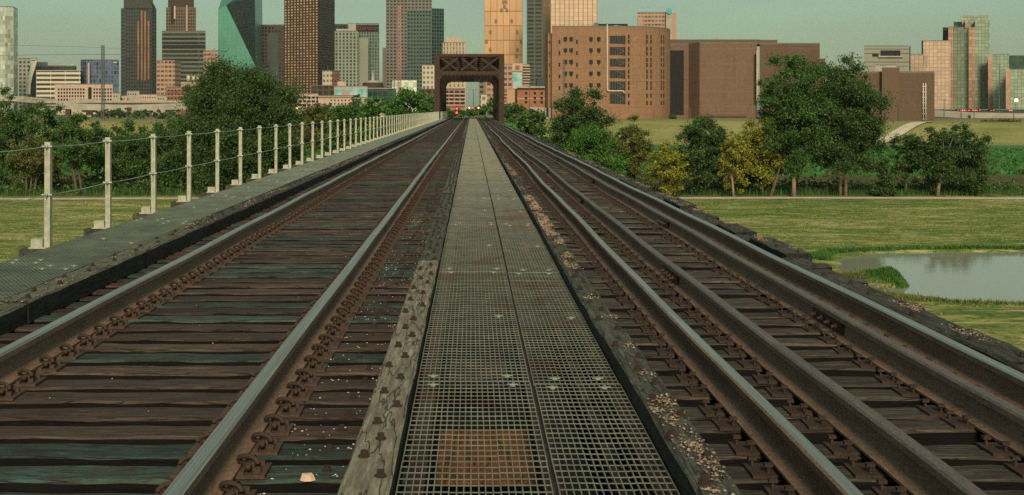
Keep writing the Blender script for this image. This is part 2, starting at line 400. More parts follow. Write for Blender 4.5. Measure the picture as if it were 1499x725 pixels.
# ties --------------------------------------------------------------
def tie_mesh(name, x0, x1, wd, th, mat, seed):
    r = random.Random(seed); m = MB(); n = 16; bv = .012
    rings = []
    for i in range(n + 1):
        x = x0 + (x1 - x0) * i / n; j = lambda a: r.uniform(-a, a)
        w2 = wd / 2; ring = [(-w2 + j(.005), -th), (w2 + j(.005), -th), (w2 + j(.006), -bv + j(.006)), (w2 - bv + j(.006), j(.004)),
                             (0, j(.004)), (-w2 + bv + j(.006), j(.004)), (-w2 + j(.006), -bv + j(.006))]
        rings.append([(x, a, b) for a, b in ring])
    q = len(rings[0]); vs = [p for ring in rings for p in ring]
    fs = [(i*q + k_, (i+1)*q + k_, (i+1)*q + (k_+1) % q, i*q + (k_+1) % q) for i in range(n) for k_ in range(q)]
    fs = [f[::-1] for f in fs]
    fs += [tuple(range(q))[::-1], tuple(n*q + i for i in range(q))]
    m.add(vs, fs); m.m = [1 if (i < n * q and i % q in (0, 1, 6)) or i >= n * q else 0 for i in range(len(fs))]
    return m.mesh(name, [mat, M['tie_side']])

def plate_mb(side, big=True):
    """tie plate under a rail, origin at rail centre on the tie top; side: extra hardware"""
    m = MB(); m.box(-.19, .19, -.085, .085, 0, .014); m.box(-.105, -.085, -.08, .08, .014, .026); m.box(.085, .105, -.08, .08, .014, .026)
    if big:
        for sx in (-1, 1):
            for sy in (-1, 1):
                m.tube([(sx * .155, sy * .05, .014), (sx * .155, sy * .05, .035)], .016, 6)
            m.box(sx * .125 - .014, sx * .125 + .014, -.03, .03, .014, .05)
    return m
def clip_mb(s):
    m = MB(); pts = []
    for i in range(15):
        t = i / 14 * 1.55 * math.pi
        pts.append((s * (.112 + .045 * math.cos(t)), -.05 + .10 * i / 14, .048 + .024 * math.sin(t)))
    m.tube(pts, .0105, 6)
    m.tube([(s * .12, -.07, .04), (s * .12, .07, .04)], .013, 6)
    return m
def spike_plate_mb():
    m = MB(); m.box(-.17, .17, -.09, .09, 0, .014)
    for x, y in ((-.095, -.05), (.095, .05), (-.14, .045), (.14, -.05)):
        m.tube([(x, y, .0), (x, y, .045)], .008, 5)
        m.box(x - .018 , x + .018, y - .014, y + .014, .042, .056)
    return m
RAILS_L = (-2.52, -1.015); RAILS_R = (1.376, 2.88); GUARDS = (1.82, 2.535)
me_plate = plate_mb(0).mesh('tie_plate', M['rust_red'])
far_plate = plate_mb(0); 
for s in (-1, 1):
    c_ = clip_mb(s); far_plate.add(c_.v, c_.f)
me_plate_far = far_plate.mesh('tie_plate', M['rust_dark'])
me_clip = [clip_mb(-1).mesh('rail_clip', M['rust_dark'], True), clip_mb(1).mesh('rail_clip', M['rust_dark'], True)]
me_spike = spike_plate_mb().mesh('tie_plate', M['rust_dark'])
bm_ = MB(); bm_.tube([(0,0,0),(0,0,.004)], .022, 10); bm_.tube([(0,0,.004),(0,0,.022)], .0145, 6)
me_bolt = bm_.mesh('bolt', plain('blackened_bolt', (.035, .022, .015), .8))

XL0, XL1 = -3.30, -.24
XR0, XR1 = .60, 3.36
kinds = {'tie_brown': 'brown', 'tie_brown2': 'dark brown', 'tie_green': 'green-stained', 'tie_speck': 'green speckled'}
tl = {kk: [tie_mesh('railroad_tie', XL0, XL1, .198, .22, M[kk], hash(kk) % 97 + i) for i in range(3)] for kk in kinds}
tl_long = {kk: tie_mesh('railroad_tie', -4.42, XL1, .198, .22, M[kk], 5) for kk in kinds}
NT = 150
Y0T = 11.36 - 1.90 * 5       # a tie under each fence post
pat = {8: 'tie_speck', 9: 'tie_green', 10: 'tie_green', 11: 'tie_green'}
YTL = []
rt = random.Random(3)
for i in range(int((END - Y0T) / PITCH)):
    y = Y0T + i * PITCH + (rt.uniform(-.006, .006) if i % 6 else 0)
    YTL.append((i, y))
vis = [t for t in YTL if t[1] > 4.3]
greens = {0, 1, 2, 8, 12, 14, 19, 20, 21, 26, 28, 33, 38}
for n_, (i, y) in enumerate(vis[:NT]):
    kk = 'tie_green' if n_ in greens else ('tie_green' if n_ > 40 and rt.random() < .25 else rt.choice(['tie_brown', 'tie_brown', 'tie_brown2']))
    long_ = (i % 6 == 0)
    o = link('railroad_tie', tl_long[kk] if long_ else tl[kk][n_ % 3], None, (0, y, TL + rt.uniform(-.006, .006)), rt.uniform(-.004, .004))
    kd = kinds[kk]; ex = ' reaching out under a railing post' if long_ else ''
    if n_ < 20: lab = f'{kd} wooden tie of left track, {ORD[n_]} from the near end' + (', long' if long_ else '')
    else: lab = f'{kd} wooden tie far along the left track' + (ex if long_ else ', short end')
    tag(o, lab, 'railroad tie', 'ties of the left track')
    for rx in RAILS_L:
        near = n_ < 60
        pl = link('tie_plate', me_plate if near else me_plate_far, o, (rx, 0, .001))
        if near:
            for q in (0, 1): link('rail_clip', me_clip[q], pl)
    if n_ < 60: link('bolt', me_bolt, o, (-.62 + rt.uniform(-.05, .05), rt.uniform(-.03, .03), .0))
m = MB()
for i, y in [t for t in YTL if 2 < t[1] <= 4.3] + vis[NT:]:
    m.box(XL0 if i % 6 else -4.42, XL1, y - .11, y + .11, TL - .22, TL)
    for rx in RAILS_L: m.box(rx - .17, rx + .17, y - .085, y + .085, TL + .001, TL + .02)
tag(m.build('railroad_ties', M['tie_brown2']), 'brown wooden ties of left track receding towards the truss', 'railroad ties', kind='stuff')

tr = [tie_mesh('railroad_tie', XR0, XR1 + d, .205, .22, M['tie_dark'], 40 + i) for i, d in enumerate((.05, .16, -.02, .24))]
y = 4.72; YTR = []
while y < END: YTR.append(y); y += .345 + rt.uniform(-.035, .035)
for n_, y in enumerate(YTR[:NT]):
    o = link('railroad_tie', tr[rt.randrange(4)], None, (0, y, TR + rt.uniform(-.018, .008)), rt.uniform(-.012, .012))
    lab = (f'dark splintered wooden tie of right track, {ORD[n_]} from the near end' if n_ < 20 else 'dark splintered wooden tie farther along the right track')
    tag(o, lab, 'railroad tie', 'ties of the right track')
    for rx in RAILS_R + (GUARDS if n_ < 80 else ()):
        link('tie_plate', me_spike, o, (rx, rt.uniform(-.01, .01), .001), rt.uniform(-.05, .05))
m = MB()
for y in [2.6, 2.95, 3.3, 3.66, 4.0, 4.36] + YTR[NT:]: m.box(XR0, XR1 + rt.uniform(-.05, .1), y - .1, y + .1, TR - .22, TR)
tag(m.build('railroad_ties', M['tie_dark']), 'dark wooden ties of right track receding towards the truss', 'railroad ties', kind='stuff')

# rails -------------------------------------------------------------
def rail(name, x, top, bottom, wob, label, polished, head=.072):
    h = top - bottom
    prof = [(-.07, 0), (.07, 0), (.07, .012), (.012, .034), (.0085, .05), (.0085, h - .052), (head/2, h - .04), (head/2, h - .010),
            (head/2 - .010, h), (-head/2 + .010, h), (-head/2, h - .010), (-head/2, h - .04), (-.0085, h - .052), (-.0085, .05), (-.012, .034), (-.07, .012)]
    n = len(prof); ysr = list(np.arange(2.5, 60, .5)) + list(np.arange(60, 262, 3.))
    vs = []
    for y in ysr:
        for a, b in prof: vs.append((x + wob(y) + a, y, bottom + b + .004 * math.sin(y * 1.3 + x)))
    m = MB(); fs = [(i*n + q, (i+1)*n + q, (i+1)*n + (q+1) % n, i*n + (q+1) % n) for i in range(len(ysr)-1) for q in range(n)]
    b = m.add(vs, [f[::-1] for f in fs])
    m.m = [1 if (f % n) in ((7, 8, 9) if x < 0 or x > 2.8 or not polished else (7, 8)) else 0 for f in range(len(fs))]
    m.f.append(tuple(range(n))); m.m.append(0)
    o = m.build(name, [M['rust'], M['polish'] if polished else M['rust_pale']]); return tag(o, label, 'rail', 'rails on the bridge')
PL = .026
rail('rail', RAILS_L[0], RTL, TL + PL - .006, wobL, 'outer rail of the left track, beside the railed walkway', True)
rail('rail', RAILS_L[1], RTL, TL + PL - .006, wobL, 'inner rail of the left track, nearest pale timber beam', True)
rail('rail', RAILS_R[0], RTR, TR + .014, wobR, 'polished inner rail of right track, nearest the pebble-strewn beam', True)
rail('rail', RAILS_R[1], RTR, TR + .014, wobR, 'bright polished outermost rail on the far right by the pond', True)
g1 = rail('guard_rail', GUARDS[0], RTR - .006, TR + .014, lambda y: wobR(y) + .01 * math.sin(y * .3), 'dull rusty guard rail, left one of the pair inside right track', False)
g2 = rail('guard_rail', GUARDS[1], RTR - .006, TR + .014, lambda y: wobR(y) - .01 * math.sin(y * .27), 'dull rusty guard rail with bolted joint, right one of the pair', False)
jb = MB(); jb.box(-.036, -.012, -.33, .33, .035, .118)
for q in range(4):
    yy = -.24 + q * .16; jb.tube([(-.036, yy, .078), (-.058, yy, .078)], .021, 6); jb.tube([(-.058, yy, .078), (-.08, yy, .078)], .011, 6)
me_jb = jb.mesh('joint_bar', M['rust_dark'])
for g, gx, ysj in ((g2, GUARDS[1], (8.15, 15.2, 24, 34, 46, 60)), (g1, GUARDS[0], (10.4, 19, 28, 40, 54))):
    for yj in ysj: link('joint_bar', me_jb, g, (gx + wobR(yj), yj, TR + .012))

# gratings ----------------------------------------------------------
def grating(name, wd, ln, cx, cy, bt, mat, depth=.012, sag=0.):
    m = MB(); nxb = int(round(wd / cx)); nyb = int(round(ln / cy)); r = random.Random(int(wd * 1000))
    sg = lambda x, y: -sag * math.sin(math.pi * x / wd) * (.5 + .5 * math.sin(y * 3.1))
    for i in range(nxb + 1):
        x = wd * i / nxb; seg = 6; jx = r.uniform(-.0018, .0018)
        for q in range(seg):
            ya, yb = ln * q / seg, ln * (q+1) / seg
            m.box(x - bt/2 + jx * (q % 2), x + bt/2 + jx * (q % 2), ya, yb, -depth + sg(x, ya), sg(x, ya))
    for j in range(nyb + 1):
        y = ln * j / nyb + r.uniform(-.002, .002); seg = 3
        for q in range(seg):
            xa, xb = wd * q / seg, wd * (q+1) / seg
            m.box(xa, xb, y - bt*.4, y + bt*.4, -.0022 + sg((xa+xb)/2, y), .0012 + sg((xa+xb)/2, y))
    return m.mesh(name, mat)
PLN = 3.86
gl_ = grating('walkway_grating', .545, PLN - .02, .0260, .071, .0044, M['grate'], sag=.004)
gr_ = grating('walkway_grating', .415, PLN - .02, .0260, .071, .0044, M['grate'], sag=.003)
sd_ = grating('walkway_grating', .392, PLN - .02, .036, .062, .0068, M['grate_dark'])
cm = MB(); cm.tube([(0,0,.0), (0,0,.008)], .015, 8); cm.box(-.027, .027, -.008, .008, .007, .010); cm.tube([(0,0,.010),(0,0,.016)], .006, 6)
me_clipg = cm.mesh('saddle_clip', M['clip_metal'])
def lay(meg, x0, wd, desc, grp, z, ystart):
    n = 0; y = ystart
    while y < END - 3:
        o = link('walkway_grating', meg, None, (x0, y, z + random.uniform(-.003, .003)), random.uniform(-.0012, .0012))
        lab = f'{desc}, {ORD[n]} panel from the near end' if n < 12 else f'{desc}, distant panel'
        tag(o, lab, 'grating', grp)
        if n < 7:
            for cx_ in (.10, wd - .08):
                for cy_ in (.07, PLN - .12): link('saddle_clip', me_clipg, o, (cx_ + random.uniform(-.03, .03), cy_, .001))
            link('saddle_clip', me_clipg, o, (wd * .8, PLN * .45, .001))
        y += PLN; n += 1
YS = 5.70
lay(gl_, -.262, .545, 'open square-mesh walkway grating, wide left column of middle walkway', 'gratings of the middle walkway', GT, YS - PLN)
lay(gr_, .305, .415, 'open square-mesh walkway grating, narrow right column of middle walkway', 'gratings of the middle walkway', GT - .006, YS - PLN - .03)
lay(sd_, -3.68, .392, 'dark side walkway grating, inner column beside timber curb', 'gratings of the side walkway', GT, 5.9 - PLN)
lay(sd_, -4.08, .392, 'dark side walkway grating, outer column beside railing', 'gratings of the side walkway', GT - .004, 6.3 - PLN)

# walkway bearers and plank under the grating
for nm, x0, x1, lab in (('walkway_bearer', -.24, -.17, 'dark timber bearer under left edge of middle walkway'), ('walkway_bearer', .26, .33, 'dark timber bearer under seam of middle walkway'), ('walkway_bearer', .66, .73, 'dark timber bearer under right edge of middle walkway')):
    m = MB(); m.box(x0, x1, 3, END, GT - .17, GT - .034); tag(m.build(nm, M['rust_dark']), lab, 'bearer', 'bearers under the middle walkway')
for nm, x0, lab in (('walkway_bearer', -4.06, 'dark bearer under outer edge of side walkway'), ('walkway_bearer', -3.42, 'dark bearer under inner edge of side walkway')):
    m = MB(); m.box(x0, x0 + .08, 3, END, TL + .001, GT - .034); tag(m.build(nm, M['rust_dark']), lab, 'bearer', 'bearers under the side walkway')
m = MB(); m.box(-.145, .355, 0, .77, -.02, 0); o = m.build('plank', M['ply'], None, False, (0, 4.68, GT - .17 - .002)); add_bevel(o, .004)
tag(o, 'orange-brown wooden plank lying under the near grating', 'plank')
m = MB(); m.box(-.13, .2, 0, .5, -.02, 0); o = m.build('plank', M['tie_brown'], None, False, (0, 6.6, GT - .2)); tag(o, 'dull brown plank under the grating near the first seam', 'plank')

m = MB(); m.box(-.6, 1.15, 2, END, GT - .62, GT - .5); tag(m.build('shade_sheet', M['black']), 'added black sheet for the shade deep under the middle walkway', 'shade sheet')  # added sheet, stands for the black shade below the grating
# timber beams ------------------------------------------------------
def beam_line(name, x0, x1, z0, z1, cuts, mats, desc, grp, bolts, seed, jit=.01, nb=3., vj=.012):
    r = random.Random(seed); objs = []
    for i, (a, b) in enumerate(zip(cuts, cuts[1:])):
        m = MB(); n = max(4, int((b - a) / .28)); q = 8; vs = []
        dx = r.uniform(-jit, jit) if i else 0; dz = r.uniform(-vj, vj) if i else 0
        for s in range(n + 1):
            y = a + .008 + (b - a - .016) * s / n; j = lambda v=.004: r.uniform(-v, v)
            bv = .014
            for x, z in ((x0, z0), (x1, z0), (x1 + j(), z1 - bv + j()), (x1 - bv + j(.006), z1 + j()), ((x0+x1)/2, z1 + j()), (x0 + bv + j(.006), z1 + j()), (x0 + j(), z1 - bv + j()), (x0, (z0+z1)/2)):
                vs.append((x + dx, y - a, z + dz - z0 if z > z0 else 0))
        fs = [(s*q + e, (s+1)*q + e, (s+1)*q + (e+1) % q, s*q + (e+1) % q)[::-1] for s in range(n) for e in range(q)]
        fs += [tuple(range(q)), tuple(n*q + e for e in range(q))[::-1]]
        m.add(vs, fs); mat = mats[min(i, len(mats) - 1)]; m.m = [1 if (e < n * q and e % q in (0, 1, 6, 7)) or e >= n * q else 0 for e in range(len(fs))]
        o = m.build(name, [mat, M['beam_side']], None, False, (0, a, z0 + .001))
        tag(o, f'{desc}, {ORD[i]} length from the near end' if i < 12 else f'{desc}, distant length', 'timber beam', grp)
        if a < 50:
            y = .15
            while y < b - a - .1:
                link('bolt', me_bolt, o, (x0 + dx + (x1 - x0) * (.30 if int(y * nb) % 2 else .68) + r.uniform(-.02, .02), y, z1 - z0 + dz + .002)); y += 1 / nb + r.uniform(-.03, .03)
        objs.append(o)
    return objs
cutsA = [2.8, 9.75, 13.6] + list(np.arange(17.5, END, 5.5))
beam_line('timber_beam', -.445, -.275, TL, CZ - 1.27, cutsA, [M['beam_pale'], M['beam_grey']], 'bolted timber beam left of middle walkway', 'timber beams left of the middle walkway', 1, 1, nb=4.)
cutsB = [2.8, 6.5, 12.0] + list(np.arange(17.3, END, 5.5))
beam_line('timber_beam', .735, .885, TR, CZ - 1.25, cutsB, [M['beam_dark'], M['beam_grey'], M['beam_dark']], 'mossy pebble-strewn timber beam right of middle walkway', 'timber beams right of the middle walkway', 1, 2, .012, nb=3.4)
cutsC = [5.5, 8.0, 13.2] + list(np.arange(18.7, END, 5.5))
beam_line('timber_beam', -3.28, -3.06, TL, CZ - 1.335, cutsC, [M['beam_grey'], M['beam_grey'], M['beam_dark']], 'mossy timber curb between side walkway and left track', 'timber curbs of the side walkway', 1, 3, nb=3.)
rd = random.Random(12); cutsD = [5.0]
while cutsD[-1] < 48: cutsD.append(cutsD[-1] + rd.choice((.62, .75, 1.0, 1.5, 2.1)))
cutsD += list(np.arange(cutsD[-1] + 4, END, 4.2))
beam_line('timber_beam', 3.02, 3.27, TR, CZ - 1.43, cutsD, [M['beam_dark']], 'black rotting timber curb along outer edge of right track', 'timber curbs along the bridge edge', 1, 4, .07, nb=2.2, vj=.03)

# pebbles -----------------------------------------------------------
def pebbles(name, label, spots, mat, smin=.003, smax=.010):
    r = random.Random(len(spots)); m = MB()
    oct_f = [(0,2,4),(2,1,4),(1,3,4),(3,0,4),(2,0,5),(1,2,5),(3,1,5),(0,3,5)]
    for x, y, z in spots:
        s = r.uniform(smin, smax); a = r.uniform(0, 3); ca, sa = math.cos(a)*s, math.sin(a)*s; e = r.uniform(.6, 1)
        m.add([(x+ca, y+sa, z+s*.3), (x-ca, y-sa, z+s*.3), (x-sa*e, y+ca*e, z+s*.35), (x+sa*e, y-ca*e, z+s*.3), (x, y, z+s*.9), (x, y, z-.002)], oct_f)
    return tag(m.build(name, mat), label, name.replace('_', ' '), kind='stuff')
def clumps(x0, x1, z, ya, yb, n_cl, per, sy=.12, r=random.Random(5)):
    out = []
    for _ in range(n_cl):
        cx, cy = r.uniform(x0 + .02, x1 - .02), r.uniform(ya, yb)
        for _ in range(r.randrange(per // 2, per)):
            x = r.gauss(cx, .028); yy = r.gauss(cy, sy)
            if x0 + .008 < x < x1 - .008: out.append((x, yy, z + .006))
    return out
sp1 = clumps(.735, .885, CZ - 1.25, 3.6, 5.4, 7, 85, .08) + clumps(.735, .885, CZ - 1.25, 5.4, 9.5, 6, 45, .06) + clumps(.735, .885, CZ - 1.25, 9.3, 17, 44, 130, .13) + clumps(.735, .885, CZ - 1.25, 18, 55, 60, 60, .3)
pebbles('gravel', 'tan pebbles scattered along beam right of middle walkway', sp1, M['pebble'])
sp2 = clumps(3.02, 3.27, CZ - 1.40, 5.5, 40, 42, 80, .12)
pebbles('gravel', 'tan pebbles scattered along curb on bridge edge by pond', sp2, M['pebble'])
sp3 = clumps(-3.28, -3.06, CZ - 1.335, 7, 40, 50, 30, .25)
pebbles('gravel', 'pale grit scattered on timber curb of side walkway', sp3, M['pebble'], .006, .012)
sp4 = []
for i, yt in vis[:40]:
    for _ in range(rt.randrange(2, 16)): sp4.append((rt.uniform(-.85, -.47), yt + rt.uniform(-.09, .09), TL + .004))
    for _ in range(rt.randrange(0, 2)): sp4.append((rt.uniform(-2.3, -1.2), yt + rt.uniform(-.09, .09), TL + .004))
pebbles('gravel', 'white paint-like grit scattered on ties of left track', sp4, M['white_pipe'], .003, .008)
sm = MB(); 
for i in range(7):
    a = 2*math.pi*i/7; sm.v.append((.033*math.cos(a)*(1+.2*math.sin(3*i)), .02*math.sin(a), 0))
for i in range(7):
    a = 2*math.pi*i/7; sm.v.append((.024*math.cos(a), .015*math.sin(a), .022 + .004*(i % 2)))
sm.f = [(i, (i+1)%7, 7+(i+1)%7, 7+i) for i in range(7)] + [tuple(range(7,14)), tuple(range(7))[::-1]]; sm.m = [0]*9
o = sm.build('stone', plain('cream_stone', (.62, .46, .33), .9), None, False, (PX(450, 4.62), 4.62, TL + .004)); tag(o, 'cream stone lying on a tie near the pale beam', 'stone')

# railing -----------------------------------------------------------
pm = MB(); b0 = CZ - 1.355 - TL; t0 = 1.48 - .321
pm.box(-.028, .028, -.006, .002, b0, t0); pm.box(.021, .028, .002, .056, b0, t0)
me_post = pm.mesh('post', M['post'])
fm = MB(); fm.box(-.15, -.035, -.03, .05, b0 + .003, b0 + .085); fm.box(-.17, .05, -.05, .07, b0 - .006, b0 + .006)
me_foot = fm.mesh('base_bracket', M['post'])
fb = MB(); fb.box(-.25, .02, -.07, .075, .004, b0 - .007); me_blk = fb.mesh('spacer_block', M['beam_dark'])
km = MB(); km.tube([(-.05, 0, 0), (.05, 0, 0)], .012, 8); km.tube([(0, -.03, 0), (0, .03, 0)], .015, 8); me_collar = km.mesh('cable_clamp', M['clip_metal'])
def railing(FX, ya, yb, label):
    fr = empty('cable_railing', label, 'railing', (FX, ya, TL)); posts = []; yy = ya
    while yy < yb:
        p = link('post', me_post, fr, (0, yy - ya, 0), random.uniform(-.02, .02)); p.rotation_euler[0] = random.uniform(-.005, .005); p.rotation_euler[1] = random.uniform(-.005, .005)
        link('base_bracket', me_foot, p)
        if yy < 60: link('spacer_block', me_blk, p)
        for zc in (t0 - .045, b0 + (t0 - b0) * .5): link('cable_clamp', me_collar, p, (0, -.012, zc))
        posts.append(yy); yy += 1.90
    for zc in (t0 - .045, b0 + (t0 - b0) * .5):
        m = MB(); pts = []
        for a, b in zip(posts, posts[1:]):
            for t in ((0, .25, .5, .75) if a < 60 else (0,)): pts.append((0, a + (b - a) * t - ya, zc - .05 * t * (1 - t)))
        pts.append((0, posts[-1] - ya, zc)); m.tube(pts, .005, 6); m.build('cable', M['cable'], fr)
railing(-4.15, 11.36 - 3.8, 149.6, 'pale steel post-and-cable railing along outer edge of side walkway')
railing(-3.97, 151.4, 193, 'pale post-and-cable railing continuing inside the truss')

# girders and piers under the deck
for gx, lab in ((-2.5, 'outermost left'), (-1.0, 'inner left'), (1.35, 'inner right'), (2.9, 'outermost right')):
    m = MB(); zt = (TL if gx < 0 else TR) - .222
    m.box(gx - .012, gx + .012, -20, END - 1, zt - 1.1, zt - .02); m.box(gx - .16, gx + .16, -20, END - 1, zt - .02, zt); m.box(gx - .16, gx + .16, -20, END - 1, zt - 1.12, zt - 1.1)
    tag(m.build('bridge_girder', M['truss_in']), f'rusty steel girder under the tracks, {lab} of four', 'girder', 'girders under the tracks')
for i, y in enumerate(range(0, 190, 21)):
    g = empty('bridge_pier', 'concrete bridge pier under the tracks', 'pier', (0, y, 0), 'piers under the bridge')
    zb = float(gh(0, y)) - 1
    m = MB(); m.box(-3.3, 3.6, -.6, .6, 4.9, TR - 1.345); m.build('pier_cap', M['concrete'], g)
    for x in (-2.3, 2.6): mm = MB(); mm.tube([(x, 0, zb), (x, 0, 4.9)], .55, 14); mm.build('column', M['concrete'], g, True)

# ------------------------------------------------------------------ truss
TY0, TY1 = 150.0, 190.0
tb = empty('truss_bridge', 'rusty brown steel through-truss bridge portal spanning both tracks', 'truss bridge', (-.26, TY0, TR - .2))
ox, oy, oz = -.26, TY0, TR - .2
def tp(x, y, z): return (x - ox, y - oy, z - oz)
XLo, XLi, XRi, XRo = -4.78, -4.10, 3.58, 4.26
ZT = CZ + 7.15; ZB = CZ - 1.9; ZS = CZ + 4.45
def tbox(name, x0, x1, y0, y1, z0, z1, mat=None, bv=None):
    m = MB(); a = tp(x0, y0, z0); b = tp(x1, y1, z1); m.box(a[0], b[0], a[1], b[1], a[2], b[2]); return m.build(name, mat or M['truss'], tb)
nfr = 6
for i in range(nfr):
    y = TY0 + (TY1 - TY0) * i / (nfr - 1)
    dpt = .55 if i in (0, nfr-1) else .3
    wv = .68 if i in (0, nfr - 1) else .45
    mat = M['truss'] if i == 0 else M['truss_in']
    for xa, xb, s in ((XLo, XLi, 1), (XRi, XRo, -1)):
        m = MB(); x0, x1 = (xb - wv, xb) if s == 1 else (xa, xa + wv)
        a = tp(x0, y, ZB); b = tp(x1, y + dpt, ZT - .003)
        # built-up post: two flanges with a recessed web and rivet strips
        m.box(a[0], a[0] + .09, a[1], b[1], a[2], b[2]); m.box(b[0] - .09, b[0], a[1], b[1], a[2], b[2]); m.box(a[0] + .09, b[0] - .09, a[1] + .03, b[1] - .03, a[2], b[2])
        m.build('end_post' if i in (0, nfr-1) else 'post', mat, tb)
    z0, z1 = ZS + .42, ZT - .35
    m = MB(); sp_ = (XRi - XLi) / 3
    def B(xa, za, xb, zb, t=.16): m.bar(tp(xa, y + .18, za), tp(xb, y + .18, zb), .10, t + .09)
    for q in range(3):
        xa = XLi + sp_ * q; B(xa, z0, xa + sp_, z1); 
        m.bar(tp(xa, y + .181 + .1, z1), tp(xa + sp_, y + .181 + .1, z0), .10, .25)
        c0 = tp(xa + sp_/2, y, (z0+z1)/2); m.add([(c0[0]-.3, c0[1]+.12, c0[2]), (c0[0], c0[1]+.12, c0[2]-.24), (c0[0]+.3, c0[1]+.12, c0[2]), (c0[0], c0[1]+.12, c0[2]+.24)], [(0,1,2,3)])
        for zz in (z0, z1):
            for xx in (xa, xa + sp_):
                c0 = tp(xx, y, zz); m.add([(c0[0]-.34, c0[1]+.115, c0[2]), (c0[0], c0[1]+.115, c0[2]-.26), (c0[0]+.34, c0[1]+.115, c0[2]), (c0[0], c0[1]+.115, c0[2]+.26)], [(0,1,2,3)])
    m.build('lattice', mat, tb)
    tbox('top_strut', XLi + .003, XRi - .003, y + .003, y + .4, ZT - .38, ZT - .006, mat)
    tbox('bottom_strut', XLi + .003, XRi - .003, y + .003, y + .4, ZS, ZS + (.46 if i == 0 else 1.25), mat)
    for xc, s in ((XLi, 1), (XRi, -1)):      # curved knee plates
        m = MB(); rr = .95; pts = [(xc, ZS + .01)]
        poly = [(xc, ZS)] + [(xc + s * (rr - rr * math.sin(t)), ZS - rr + rr * math.cos(t)) for t in np.linspace(math.pi/2, 0, 9)]
        poly = [(xc, ZS - .001)] + [(xc + s * rr * (1 - math.cos(t)), ZS - rr * (1 - math.sin(t))) for t in np.linspace(0, math.pi/2, 9)]
        n = len(poly); vs = [tp(px_, y + .1, pz) for px_, pz in poly] + [tp(px_, y + .3, pz) for px_, pz in poly]
        m.add(vs, [tuple(range(n)), tuple(range(n, 2*n))[::-1]] + [(q, (q+1) % n, n + (q+1) % n, n + q) for q in range(n)])
        m.build('knee_brace', mat, tb)
    if i in (0,):
        m = MB()
        for q in range(14):
            xx = XLi + .5 + q * (XRi - XLi - 1.) / 13; a = tp(xx, y - .006, ZS - .14); m.box(a[0]-.06, a[0]+.06, a[1], a[1] + .2, a[2], a[2] + .15)
        m.build('rivet_strip', mat, tb)
for xa, xb in ((XLo + .05, XLi - .05), (XRi + .05, XRo - .05)):
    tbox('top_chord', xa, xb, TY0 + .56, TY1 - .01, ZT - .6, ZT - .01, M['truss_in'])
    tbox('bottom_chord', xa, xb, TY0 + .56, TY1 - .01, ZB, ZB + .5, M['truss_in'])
    for i in range(nfr - 1):
        ya = TY0 + 8. * i; yb = ya + 8; zs = (ZB + .3, ZT - .4) if i < 2 else ((ZT - .4, ZB + .3))
        m = MB(); m.bar(tp((xa+xb)/2, ya + .3, zs[0]), tp((xa+xb)/2, yb + .1, zs[1]), .3, .35); m.build('diagonal', M['truss_in'], tb)
for i in range(nfr - 1):
    ya = TY0 + 8. * i; m = MB()
    m.bar(tp(XLi, ya + .3, ZT - .3), tp(XRi, ya + 8, ZT - .3), .2, .15); m.bar(tp(XRi, ya + .3, ZT - .48), tp(XLi, ya + 8, ZT - .48), .2, .15)
    m.build('lateral_brace', M['truss_in'], tb)
    for q in range(1, 5):
        tbox('top_strut', XLi + .003, XRi - .003, ya + q * 1.6, ya + q * 1.6 + .5, ZT - .25, ZT - .02, M['truss_in'])
for i in range(nfr): tbox('floor_beam', XLi + .01, XRi - .01, TY0 + 8. * i + .02, TY0 + 8. * i + .35, ZB - .6, TR - .235 - 1.12 if False else ZB - .02, M['truss_in'])

# ------------------------------------------------------------------ trees
def leaves_mesh(name, centres, radii, per, leaf, mat, seed, flat=.75):
    r = np.random.default_rng(seed); P_ = []
    for c, rad in zip(centres, radii):
        n = max(8, int(per * rad ** 2)); d = r.normal(size=(n, 3)); d /= np.linalg.norm(d, axis=1)[:, None]
        rr = rad * np.minimum(1.7, np.abs(r.normal(0, .62, n)) + .15)[:, None]; P_.append(np.array(c) + d * rr * np.array([1, 1, flat]))
    P_ = np.concatenate(P_); n = len(P_)
    s = leaf * (.6 + .8 * r.random(n))[:, None]
    a = r.normal(size=(n, 3)); a /= np.linalg.norm(a, axis=1)[:, None]
    b = np.cross(a, r.normal(size=(n, 3))); b /= np.linalg.norm(b, axis=1)[:, None]
    V = np.stack([P_ - a * s, P_ + b * s * .55, P_ + a * s, P_ - b * s * .55], 1).reshape(-1, 3).astype(np.float32)
    me = bpy.data.meshes.new(name); me.vertices.add(4 * n); me.vertices.foreach_set('co', V.ravel())
    me.loops.add(4 * n); me.loops.foreach_set('vertex_index', np.arange(4 * n, dtype=np.int32))
    me.polygons.add(n); me.polygons.foreach_set('loop_start', np.arange(0, 4 * n, 4, dtype=np.int32)); me.polygons.foreach_set('loop_total', np.full(n, 4, dtype=np.int32))
    me.materials.append(mat); me.update(calc_edges=True); return me

